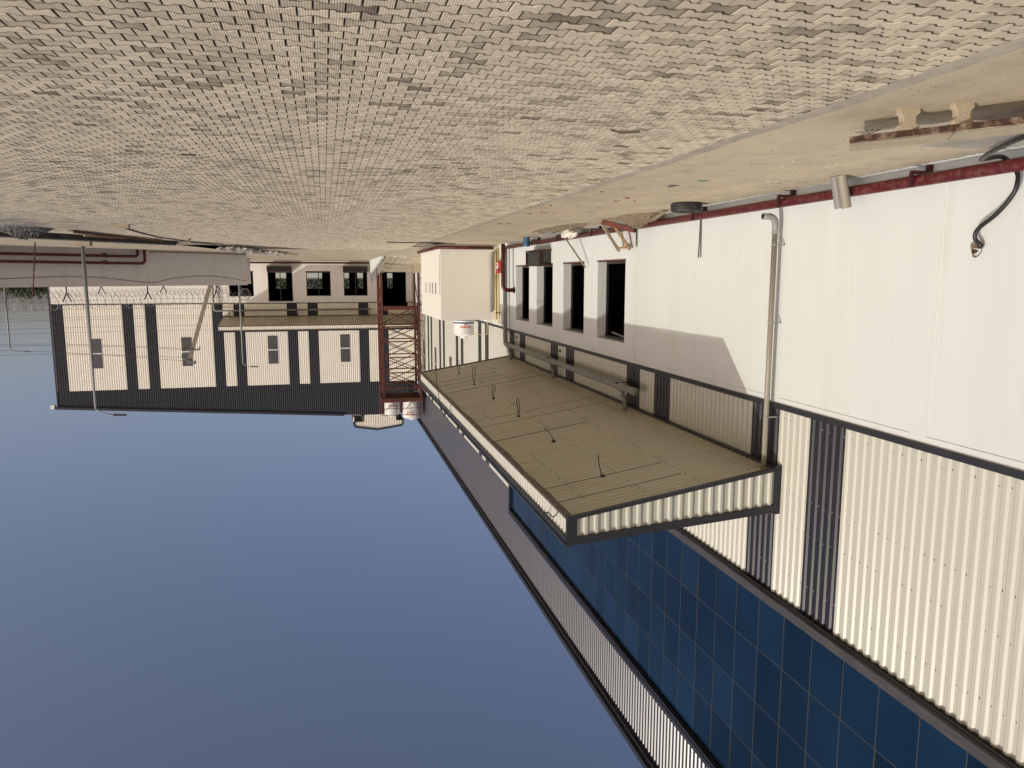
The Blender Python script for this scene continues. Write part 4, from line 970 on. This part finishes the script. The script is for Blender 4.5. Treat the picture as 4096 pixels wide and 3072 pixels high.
# leaning utility pole and wires
up = thing('utility_pole', 'leaning brown utility pole with crossarms behind the boundary wall', 'utility pole', (7.5, 60, 0))
pb, pt = Vector((7.53, 60.0, 0)), Vector((10.02, 60.0, 7.95))
obj('pole', MB().beam(pb, pt, .26, .20, up=(0, 1, 0)), 'upole', up)
for (a, b) in (((10.22, 60, 6.98), (9.16, 59.7, 6.96)), ((10.45, 60, 7.60), (9.52, 59.7, 7.98))):
    q = obj('crossarm', MB().beam(a, b, .10, .10), 'wire', up)
    for e in (a, b): sub('insulator', MB().lathe((e[0], e[1] - .0, e[2] - .22), [(.03, 0), (.06, .05), (.03, .1), (.06, .14), (.03, .2)], 8), 'rubber', q)
wires = [(7.41, 7.55, 10.45), (6.77, 6.98, 10.2), (6.64, 6.95, 9.2), (7.1, 7.9, 9.6), (5.70, 5.55, None), (5.34, 5.2, None), (4.80, 4.62, None), (4.62, 4.45, None), (4.04, 3.9, None)]
wl_lab = ['topmost', 'second', 'third', 'fourth', 'fifth', 'sixth', 'seventh', 'eighth', 'lowest']
for i, (zl, zp, xp) in enumerate(wires):
    xe = xp if xp else 17.5
    ye = 60.0 if xp else 74.5 + 0 * i
    k = 1 if xp else 1.22
    A = Vector((22.0 * k, 60.0 * k, 1.6 + (zl - 1.6) * k)); B = Vector((xe if xp else 10.0, 60.0 if xp else 73.8, zp if xp else 1.6 + (zp - 1.6) * k))
    A2 = A + (A - B) * .6
    pts = [A2 + (B - A2) * u + Vector((0, 0, -.35 * math.sin(math.pi * u) * (1 if xp else .3))) for u in np.linspace(0, 1, 18)]
    tag(obj('power_line', MB().tube(pts, .012 if xp else .0095, 4), 'wire'), wl_lab[i] + ' overhead wire crossing the sky right of the warehouse', 'overhead wire', 'overhead wires')
# trees beyond the wall
def tree(c, rx, rz_, h, n, lab, seed):
    rg = np.random.default_rng(seed); t = thing('tree', lab, 'tree', c, 'trees beyond the site')
    b = Vector(c); tk_ = MB().tube([b, b + Vector((.1, 0, h * .5)), b + Vector((.2, .1, h))], [.22, .17, .08], 8)
    for i in range(6):
        a = rg.uniform(0, 6.28); tk_.tube([b + Vector((.1, 0, h * .55)), b + Vector((math.cos(a) * rx * .5, math.sin(a) * rx * .5, h * .75 + rz_ * .4))], [.09, .03], 5)
    obj('trunk', tk_, 'bark', t)
    v = []; f = []
    cl = [(rg.normal(0, .45) * rx, rg.normal(0, .45) * rx, h + rg.normal(0, .4) * rz_, rg.uniform(.25, .5)) for _ in range(26)]
    for i in range(n):
        cx, cy, cz, r = cl[rg.integers(0, len(cl))]
        p = np.array([c[0] + cx, c[1] + cy, c[2] + cz]) + rg.normal(0, .5, 3) * r * np.array([rx, rx, rz_])
        if p[2] < .1: continue
        d1 = rg.normal(0, 1, 3); d1 /= np.linalg.norm(d1); d2 = np.cross(d1, rg.normal(0, 1, 3)); d2 /= np.linalg.norm(d2); s = rg.uniform(.10, .22)
        k = len(v); v += [tuple(p - d1 * s), tuple(p + d2 * s * .55), tuple(p + d1 * s), tuple(p - d2 * s * .55)]; f.append((k, k + 1, k + 2, k + 3))
    obj('crown', MB().add(v, f), 'leaf', t, kind='stuff')
tree((31.0, 92, 0), 3.2, 1.2, 2.6, 5000, 'dark green tree beyond the wall beside the right corner of the warehouse', 3)
tree((38.5, 95, 0), 2.2, .8, 2.2, 2500, 'smaller green tree at the far right behind the razor wire', 5)
hz = np.random.default_rng(9); v = []; f = []
for i in range(9000):
    p = np.array([hz.uniform(-22, 22), 112 + hz.uniform(0, 1.4), 1.3 + 2.4 * hz.random() ** .8 + .25 * math.sin(i)])
    d1 = hz.normal(0, 1, 3); d1 /= np.linalg.norm(d1); d2 = np.cross(d1, hz.normal(0, 1, 3)); d2 /= np.linalg.norm(d2); s = hz.uniform(.1, .22)
    k = len(v); v += [tuple(p - d1 * s), tuple(p + d2 * s * .6), tuple(p + d1 * s), tuple(p - d2 * s * .6)]; f.append((k, k + 1, k + 2, k + 3))
tag(obj('hedge', MB().add(v, f), 'leaf'), 'green hedge seen through the openings of the far warehouse', 'hedge')
fw = thing('garden_wall', 'white wall seen through the openings of the far warehouse', 'wall', (0, 110, 0))
obj('wall', MB().box((-24, 110, 0), (24, 110.2, 1.75)), 'plaster', fw); obj('coping', MB().box((-24, 109.96, 1.75), (24, 110.24, 1.83)), 'conc', fw)
# ------------------------------------------------------------------ gravel heap, boards and rubble by the drain
def mound(name, c, rx, ry, h, m, lab, cat, seed, n=26, rough=.12):
    rg = np.random.default_rng(seed); vs = []
    for i in range(n + 1):
        for j in range(n + 1):
            u, v_ = i / n * 2 - 1, j / n * 2 - 1; d = math.hypot(u, v_)
            z = h * max(0, 1 - d ** 1.3) * (1 + rg.normal(0, rough)) + (rg.normal(0, .012) if d < 1 else -.03)
            vs.append((c[0] + u * rx * (1 + rg.normal(0, .02)), c[1] + v_ * ry, c[2] + z))
    N = n + 1
    return tag(obj(name, MB().add(vs, [(i*N + j, (i+1)*N + j, (i+1)*N + j + 1, i*N + j + 1) for i in range(n) for j in range(n)]), m), lab, cat)
mound('gravel_pile', (9.5, 28.2, -.01), .85, 1.0, .36, 'gravel', 'heap of dark gravel spilling over the drain edge on the right', 'gravel heap', 4, 60, .09)
ch = thing('steel_channel', 'rusty red steel channel lying along the drain edge', 'steel channel', (7.8, 30.5, 0))
obj('web', MB().beam((8.34, 29.0, .03), (6.75, 35.4, .04), .16, .03), 'redd', ch); obj('flange', MB().beam((8.26, 29.0, .07), (6.67, 35.4, .08), .02, .08), 'tower', ch)
for i, (a, b, wd, lab) in enumerate((((8.76, 32.0, .05), (7.2, 33.6, .06), .14, 'pale timber board lying beside the rusty channel at the drain'), ((5.9, 36.7, .05), (4.8, 39.4, .06), .3, 'long grey plank lying flat at the end of the drain'), ((2.9, 50.5, .06), (1.7, 52.6, .12), .25, 'brown plank at the tip of the rubble by the wall end'))):
    tag(obj('plank', MB().beam(a, b, wd, .05), 'woodg' if i == 1 else 'wood'), lab, 'plank', 'planks by the drain')
rg = np.random.default_rng(21)
def rubble_piece(c, s, rg):
    pts = rg.normal(0, 1, (9, 3)); pts /= np.linalg.norm(pts, axis=1)[:, None]; pts *= s * np.array([1, 1, .55]) * rg.uniform(.7, 1.2, (9, 1))
    bm = bmesh.new(); [bm.verts.new(Vector(p) + Vector(c)) for p in pts]; bmesh.ops.convex_hull(bm, input=bm.verts)
    bm.verts.index_update(); bm.verts.ensure_lookup_table()
    used = [v for v in bm.verts if v.link_faces]; ix = {v: i for i, v in enumerate(used)}
    r = ([tuple(v.co) for v in used], [tuple(ix[v] for v in f_.verts) for f_ in bm.faces]); bm.free(); return r
rb = MB()
for i in range(120):
    u = rg.random(); c = (4.7 - 2.0 * u + rg.normal(0, .3), 41.5 + 10.0 * u + rg.normal(0, .4), .06 + .1 * rg.random())
    rb.add(*rubble_piece(c, rg.uniform(.08, .30), rg))
o = obj('rubble', rb, 'conc_g', kind='stuff'); o['label'] = 'heap of broken concrete rubble between the drain end and the boundary wall'; o['category'] = 'rubble'
w_ = MB()
for i in range(10): w_.add(*rubble_piece((4.6 - .1 * i, 40.5 + .25 * i + rg.normal(0, .2), .12), rg.uniform(.04, .12), rg))
tag(obj('plastic_scraps', w_, 'bag'), 'white plastic scraps on the rubble by the drain end', 'scraps')
kb = thing('kerb_block', 'small pale concrete block lying alone on the far pavers', 'block', (5.95, 25.5, 0))
obj('block', MB().box((5.72, 25.42, .0), (6.12, 25.62, .13)), 'conc', kb)
cb = MB().tube([(6.28, 27.4, .012), (6.40, 30.4, .015), (6.38, 33.2, .012), (5.85, 36.5, .015), (5.40, 34.4, .02)], .03, 6)
tag(obj('ground_cable', cb, 'cable'), 'black cable lying across the pavers near the drain', 'cable')
cb = MB().tube([(-2.84, 35.2, .02), (-4.1, 35.5, .02), (-4.75, 34.9, .02), (-5.5, 35.3, .03), (-5.3, 37.5, .03), (-4.9, 39.8, .03), (-4.6, 39.9, .02), (-4.55, 37, .02), (-4.9, 36.0, .03), (-6.2, 36.2, .02)], .022, 5)
tag(obj('ground_cable', cb, 'cable'), 'loop of black cable on the ground in front of the white room', 'cable')
# ------------------------------------------------------------------ near strip: bench slab on I blocks, hose, pipes, tyre, timber
sd_ = Vector((-.83, -1.20, 0)).normalized(); sn = Vector((-sd_.y, sd_.x, 0))
sn = Vector((-.61, .79, 0))
C0 = Vector((-5.19, 6.78, 0))
def SB(a, o, z): return C0 + sd_ * a + sn * o + Vector((0, 0, z))
def slab_seg(mb, a0, a1, o0, o1, z0, z1): return mb.hexa([SB(a0, o0, z0), SB(a1, o0, z0), SB(a1, o1, z0), SB(a0, o1, z0)], [SB(a0, o0, z1), SB(a1, o0, z1), SB(a1, o1, z1), SB(a0, o1, z1)])
sl_ = thing('concrete_slab', 'long concrete slab with rusty steel edge resting on two blocks beside the wall', 'concrete slab', C0)
sb = MB(); prev = 0
for (a0, a1) in ((0, .93), (.94, 1.82), (1.83, 2.6), (2.61, 3.6)):
    sb2 = slab_seg(MB(), a0, a1, .012, .56, .202, .262 + .004 * random.random()); obj('slab_piece', sb2, 'conc', sl_)
eg = MB(); n = 60; vs = []
for i in range(n + 1):
    a = 3.6 * i / n; vs += [SB(a, .0, .20), SB(a, .0, .257), SB(a, .022 + random.uniform(0, .02), .268)]
eg.add(vs, [f for i in range(n) for f in ((3*i, 3*i+3, 3*i+4, 3*i+1), (3*i+1, 3*i+4, 3*i+5, 3*i+2))])
obj('rusty_edge', eg, 'rust', sl_)
tw_ = MB()
for i in range(5): tw_.tube([SB(.10 + .02 * i, -.01, .20), SB(.14 + .04 * i, -.03 - .01 * i, .185 - .01 * (i % 3)), SB(.05 + .05 * i, -.04, .17)], .003, 4)
obj('twig', tw_, 'cable', sl_)
def iblock(c, rz_, lab):
    t = thing('support_block', lab, 'concrete block', c, 'I shaped blocks under the slab')
    o2 = [(-.10, 0), (.10, 0), (.105, .045), (.068, .075), (.064, .13), (.10, .165), (.10, .20), (-.10, .20), (-.105, .165), (-.064, .13), (-.068, .075), (-.105, .045)]
    ca, sa = math.cos(rz_), math.sin(rz_); a = []; b = []
    for (x, z) in o2:
        for dst, d in ((a, -.04), (b, .04)):
            xx = x + random.uniform(-.004, .004); dst.append((c[0] + xx * ca - d * sa, c[1] + xx * sa + d * ca, z))
    q = obj('block', MB().hexa(a, b), 'conc', t)
    bv = q.modifiers.new('bevel', 'BEVEL'); bv.width = .006; bv.segments = 2
iblock((-5.50, 6.36, 0), .15, 'I shaped concrete block under the slab, the one nearer its free end')
iblock((-5.80, 6.03, 0), .12, 'I shaped concrete block under the slab, the one further along it')
ls = thing('concrete_slab', 'low shade-darkened concrete slab lying behind the rusty edged slab, near the wall', 'concrete slab', (-6.6, 7.2, 0))  # guessed slab, coloured dark for the shaded wedge and closing off light behind
obj('slab', MB().hexa([(-6.33, 7.15, 0), (-6.37, 6.9, 0), (-6.55, 6.3, 0), (-7.45, 6.45, 0), (-7.35, 7.08, 0)], [(-6.33, 7.15, .19), (-6.37, 6.9, .20), (-6.55, 6.3, .205), (-7.45, 6.45, .20), (-7.35, 7.08, .19)]), 'conc_g', ls)
cbk = thing('concrete_block', 'stained grey concrete block against the wall foot behind the slab', 'concrete block', (-7.3, 6.6, 0))
obj('block', MB().hexa([(-7.9, 7.0, 0), (-6.55, 6.3, 0), (-6.9, 5.2, 0), (-8.2, 5.8, 0)], [(-7.9, 7.0, .20), (-6.55, 6.3, .22), (-6.9, 5.2, .22), (-8.2, 5.8, .20)]), 'conc_g', cbk)
# black hose from the wall
hs = thing('black_hose', 'thick black hose from a hole in the white wall, curling down behind the red pipe', 'hose', (-8.45, 8.3, 1.1))
hpts = [(-8.55, 8.42, 1.20), (-8.47, 8.30, 1.19), (-8.42, 8.36, 1.09), (-8.40, 8.30, .97), (-8.40, 8.04, .80), (-8.40, 7.84, .60), (-8.40, 7.78, .45), (-8.42, 7.82, .30), (-8.28, 7.9, .12), (-7.9, 7.75, .17), (-7.4, 7.35, .26), (-6.9, 6.7, .28), (-6.5, 5.9, .27), (-6.4, 5.2, .27)]
def smooth_path(p, k=6):
    p = [Vector(q) for q in p]; out = []
    for i in range(len(p) - 1):
        a, b, c, d = p[max(i - 1, 0)], p[i], p[i + 1], p[min(i + 2, len(p) - 1)]
        for j in range(k):
            t = j / k; out.append(.5 * ((2 * b) + (c - a) * t + (2 * a - 5 * b + 4 * c - d) * t * t + (3 * b - a - 3 * c + d) * t ** 3))
    return out + [p[-1]]
obj('hose', MB().tube(smooth_path(hpts), .028, 10), 'cable', hs, smooth=True)
hm = MB(); rg2 = np.random.default_rng(2); ring = []
for i in range(12):
    a = 2 * math.pi * i / 12; ring.append((WX + .013, 8.42 + .085 * math.cos(a) * (1 + rg2.normal(0, .12)), 1.235 + .10 * math.sin(a) * (1 + rg2.normal(0, .12))))
hm.add(ring + [(WX - .04, 8.42, 1.23)], [(i, (i + 1) % 12, 12) for i in range(12)])
sleeve = MB().box((WX - .0, 8.36, 1.15), (WX + .04, 8.49, 1.22)).add(*rubble_piece((WX + .02, 8.43, 1.26), .06, rg2))
obj('broken_hole', hm, 'soil', hs); obj('mortar_plug', sleeve, 'rust', hs)
# two grey pipe offcuts leaning on the fire main
for i, y in enumerate((10.77, 10.60)):
    t = thing('pipe_offcut', ('left', 'right')[1 - i] + ' one of two short grey pipes propped upright against the red fire main', 'pipe offcut', (-8.08, y, 0), 'grey pipe offcuts')
    pts = [Vector((-8.03 - .0 * i, y + .02, .0)), Vector((-8.14, y - .0, .50 + .01 * i))]
    obj('pipe', MB().tube(pts, .075, 16, cap=False), 'pvc_tan' if i else 'pvc', t, smooth=True)
    obj('bore', MB().tube([pts[0] * .02 + pts[1] * .98, pts[1] * .985 + pts[0] * .015], .068, 12), 'pvc', t)
# manhole
mh = thing('manhole_cover', 'round concrete manhole cover set in the strip near the downpipe', 'manhole cover', (-7.83, 11.72, 0))
obj('cover', MB().lathe((-7.83, 11.72, 0), [(0, .008), (.27, .008), (.275, .004)], 40), 'strip', mh)
obj('rim', MB().lathe((-7.83, 11.72, 0), [(.275, .004), (.277, .0045), (.285, .0045), (.287, .0025)], 40), 'cable', mh)
for dx, dy in ((.16, .05), (-.1, -.12)): obj('handle_slot', MB().box((-7.83 + dx - .05, 11.72 + dy - .012, .009), (-7.83 + dx + .05, 11.72 + dy + .012, .011)), 'cable', mh)
# tyre
ty = thing('tyre', 'worn black tyre lying flat against the wall foot', 'tyre', (-7.72, 15.32, 0))
R_, w2 = .335, .20
prof = [(.20, .03), (.26, .0), (.31, .008), (R_, .035), (R_ + .004, .07), (R_ - .012, .075), (R_ - .012, .085), (R_ + .004, .09), (R_ + .004, .13), (R_ - .010, .135), (R_ - .010, .145), (R_, .15), (.315, .19), (.27, .205), (.21, .185), (.195, .16), (.195, .05)]
obj('tread', MB().lathe((-7.72, 15.32, 0), prof, 40, closed=True), 'rubber', ty, smooth=False)
obj('bead', MB().lathe((-7.72, 15.32, 0), [(.212, .184), (.225, .196), (.238, .192)], 40), 'cable', ty)
# soil heap, plank, timber frame
mound('soil_heap', (-8.08, 18.75, -.01), .48, 1.05, .33, 'soil', 'heap of dug soil and mortar against the wall foot beside the timber frame', 'soil heap', 8, 44, .07)
mound('soil_heap', (-7.6, 24.2, -.01), .55, 3.0, .07, 'soil', 'low spread of soil on the strip below the windows', 'soil heap', 9, 24, .25)
tag(obj('plank', MB().beam((-8.25, 18.3, .18), (-7.95, 16.9, .06), .10, .04), 'woodg'), 'short grey plank leaning on the soil heap next to the tyre', 'plank', 'planks by the wall')
tf = thing('timber_frame', 'leaning frame of timber battens and red steel channel by the first window', 'timber frame', (-8.1, 20.3, 0))
obj('steel_channel', MB().beam((-7.60, 20.1, .08), (-8.06, 18.92, .37), .09, .13), 'redb', tf)
obj('channel_mouth', MB().box((-8.10, 18.885, .32), (-8.03, 18.90, .42)), 'cable', tf)
obj('batten', MB().beam((-7.80, 20.75, .06), (-8.36, 20.72, .86), .10, .07), 'woodg', tf)
obj('batten', MB().beam((-7.95, 20.25, .10), (-8.36, 19.92, .84), .10, .07), 'wood', tf)
obj('cross_batten', MB().beam((-8.33, 20.75, .76), (-8.33, 19.98, .78), .06, .05), 'wood', tf)
obj('glass_sheet', MB().hexa([(-8.44, 20.5, .06), (-8.44, 19.75, .06), (-8.46, 19.75, .80), (-8.46, 20.5, .80)], [(-8.43, 20.5, .06), (-8.43, 19.75, .06), (-8.45, 19.75, .80), (-8.45, 20.5, .80)]), 'plinth', tf)
# sack, stick, loose pipes
def sack(c, rx, ry, rz_, lab, seed):
    rg = np.random.default_rng(seed); vs = []; n, m_ = 18, 9
    for i in range(m_ + 1):
        for k in range(n):
            th = math.pi * i / m_; a = 2 * math.pi * k / n; q = 1 + rg.normal(0, .09) + .12 * math.sin(3 * a + i)
            vs.append((c[0] + rx * math.sin(th) * math.cos(a) * q, c[1] + ry * math.sin(th) * math.sin(a) * q, max(.005, c[2] + rz_ * (1 - math.cos(th)) * .5 * q)))
    return tag(obj('sack', MB().add(vs, [(i*n + k, i*n + (k+1) % n, (i+1)*n + (k+1) % n, (i+1)*n + k) for i in range(m_) for k in range(n)]), 'bag'), lab, 'sack')
sack((-7.95, 24.0, 0), .22, .62, .30, 'crumpled white sack at the wall foot under the stick', 3)
tag(obj('stick', MB().tube([(-7.98, 25.0, .12), (-8.38, 23.72, 1.28)], .03, 7), 'woodg'), 'grey stick leaning from the white sack up to the second window sill', 'stick')
for i, (a, b) in enumerate((((-8.0, 26.6, .10), (-7.9, 24.6, .05)), ((-7.85, 27.2, .06), (-7.75, 25.4, .04)), ((-7.7, 26.0, .03), (-7.6, 24.9, .03)), ((-7.5, 22.6, .03), (-7.75, 23.4, .05)))):
    tag(obj('loose_pipe', MB().tube([a, b], .03, 7), 'steel'), ('longest thin grey pipe, lying against the red fire main beyond the white sack', 'thin grey pipe reaching nearest the blue drum on the ground', 'shortest thin grey pipe, outermost from the wall beyond the white sack', 'thin grey pipe on the camera side of the white sack')[i], 'loose pipe', 'loose pipes by the sack')
dr_ = thing('blue_drum', 'small blue plastic drum at the wall foot near the corner pipes', 'drum', (-8.0, 29.75, 0))
obj('body', MB().lathe((-8.0, 29.75, 0), [(0, 0), (.125, 0), (.13, .02), (.13, .11), (.138, .12), (.13, .13), (.13, .24), (.138, .25), (.13, .26), (.13, .36), (.115, .38), (0, .38)], 20), 'blue', dr_)
obj('cap', MB().lathe((-8.0, 29.75, .38), [(.03, 0), (.03, .02), (0, .02)], 10), 'white', dr_)
# wires hanging at the window and the wall cables
cc = thing('wall_cable', 'pair of dark cable ends hanging on the white wall above the tyre', 'cable', (WX, 16.15, 0))
obj('cable', MB().tube([(WX + .022, 16.19, 1.16), (WX + .022, 16.16, .6), (WX + .03, 16.15, .1)], .010, 5), 'cable', cc); obj('cable', MB().tube([(WX + .022, 16.08, 1.15), (WX + .022, 16.10, .7), (WX + .024, 16.12, .1)], .012, 5), 'wire', cc)
# wires sticking out of the canopy soffit
for i, (y, pts) in enumerate(((14.48, [(0, 0, 0), (.02, .10, -.12), (.04, .16, -.30), (.02, .22, -.42)]), (18.0, [(0, 0, 0), (.04, .12, -.16), (.12, .30, -.26), (.14, .42, -.26)]),
        (21.58, [(0, 0, 0), (.0, .1, -.2), (.03, .12, -.46), (-.03, .16, -.50), (-.05, .1, -.3), (-.02, .02, -.05)]), (25.07, [(0, 0, 0), (.02, .08, -.2), (.0, .12, -.45)]), (28.51, [(0, 0, 0), (.04, .15, -.3), (.0, .3, -.6), (.06, .4, -.7)]), (31.93, [(0, 0, 0), (.04, .2, -.3), (.05, .4, -.6)]))):
    t = thing('soffit_wire', ['first', 'second', 'third', 'fourth', 'fifth', 'sixth'][i] + ' loose black wire hanging from the canopy soffit, counted from the camera', 'loose wire', (-5.57, y, 5.76), 'loose wires under the canopy')
    b = Vector((-5.57, y, 5.765))
    obj('wire', MB().tube(smooth_path([b + Vector(p) for p in pts], 4), .011, 5), 'cable', t)
    if i > 2: obj('wire', MB().tube(smooth_path([b + Vector((p[0] * .5 - .05 * k, p[1] * .9, p[2] * .95)) for k, p in enumerate(pts)], 4), .011, 5), 'cable', t)
    obj('hole', MB().box((-5.61, y - .05, 5.735), (-5.53, y + .05, 5.775)), 'cable', t)
for (y, lab, pts) in ((13.1, 'black wire bending up from the near corner of the canopy', [(0, 0, 0), (.06, .10, .12), (.09, .35, .10), (.12, .55, .22), (.12, .85, .62), (.12, .95, .80)]), (25.5, 'thin wires dangling in front of the canopy fascia', [(0, 0, -.05), (.06, .2, .45), (.10, 1.0, .55), (.14, 1.6, .2), (.16, 2.3, -.5), (.16, 2.5, -1.1)])):
    b = Vector((CXO + .05, y, ZO0 + .03)); tag(obj('fascia_wire', MB().tube(smooth_path([b + Vector(p) for p in pts], 5), .012, 5), 'cable'), lab, 'loose wire')
# ------------------------------------------------------------------ small litter
bl = [(-4.88, 15.0), (-5.36, 16.38), (-5.05, 17.15), (-5.24, 18.85), (-5.54, 18.35), (-6.15, 16.87), (-5.99, 15.24), (-6.18, 15.25), (-6.13, 14.56), (-5.08, 13.41), (-.06, 17.07), (-5.3, 22.5), (-6.8, 27.2)]
where = ['at the paver edge', 'on the strip, a single chunk', 'in the long streak of chips', 'furthest from the tyre in the cluster', 'thin and flat on the strip', 'in the middle of the strip', 'left of a pair', 'right of a pair', 'flat red one nearest the tyre', 'nearest the camera on the strip', 'alone out on the pavers', 'far along the strip edge', 'near the blue drum']
for i, (x, y) in enumerate(bl):
    m = MB(); 
    for k in range(int(rg.integers(2, 6))): m.add(*rubble_piece((x + rg.normal(0, .17), y + rg.normal(0, .07), .008), rg.uniform(.012, .05), rg))
    tag(obj('brick_fragment', m, 'brick'), 'broken red brick fragments ' + where[i], 'brick fragment', 'red brick fragments')
peb = [(-4.01, 5.39), (-4.09, 5.65), (-3.93, 5.89), (-4.04, 6.21), (-4.4, 6.6), (-3.57, 5.65), (-3.53, 5.43), (-3.6, 5.2), (-3.71, 6.14), (-3.53, 5.72), (-3.49, 4.43), (-3.67, 4.5)]
pm = MB()
for (x, y) in peb:
    for k in range(2): pm.add(*rubble_piece((x + rg.normal(0, .02), y + rg.normal(0, .03), .008), rg.uniform(.006, .018), rg))
for i in range(700):
    y = 4.5 + 30 * rg.random() ** 1.6; x = rg.uniform(-8.3, -4.9) if rg.random() < .75 else rg.uniform(-4.9, 3)
    pm.add(*rubble_piece((x, y, .006), rg.uniform(.004, .016), rg))
o = obj('pebbles', pm, 'conc_g', kind='stuff'); o['label'] = 'scattered dark pebbles on the strip and pavers'; o['category'] = 'pebbles'
fl = MB()
for i in range(260):
    y = 9.5 + rg.exponential(2.5); x = rg.uniform(-8.3, -6.4); fl.add(*rubble_piece((x, y, .004), rg.uniform(.004, .013), rg))
o = obj('paint_flecks', fl, 'bag', kind='stuff'); o['label'] = 'white paint flecks on the strip by the grey pipe offcuts'; o['category'] = 'flecks'
tag(obj('scrap', MB().add([(-6.12, 12.42, .012), (-5.95, 12.44, .012), (-6.0, 12.66, .02), (-6.06, 12.66, .02)], [(0, 1, 2, 3)]).add([(-6.12, 12.42, .004), (-5.95, 12.44, .004), (-6.0, 12.66, .004), (-6.06, 12.66, .004)], [(3, 2, 1, 0)]), 'louv'), 'grey triangular scrap on the concrete strip', 'scrap', 'scraps on the strip')
tag(obj('scrap', MB().box((-6.30, 11.72, .003), (-6.12, 11.80, .012)), 'scrap_green'), 'small green scrap on the concrete strip', 'scrap', 'scraps on the strip')
tag(obj('twig', MB().tube([(-3.45, 8.02, .012), (-3.25, 8.08, .02), (-3.1, 7.98, .012)], .008, 5), 'bark'), 'bent brown twig on the pavers in the middle', 'twig', 'twigs on the pavers')
tag(obj('twig', MB().tube([(1.58, 10.9, .012), (1.76, 10.92, .012)], .012, 5), 'bark'), 'short straight twig on the pavers at the right', 'twig', 'twigs on the pavers')
ws = MB()
for i in range(14): ws.add(*rubble_piece((rg.uniform(-6.8, -4.8), rg.uniform(57, 60), .04), rg.uniform(.05, .14), rg))
o = obj('litter', ws, 'bag', kind='stuff'); o['label'] = 'white litter on the ground at the foot of the ramp'; o['category'] = 'litter'
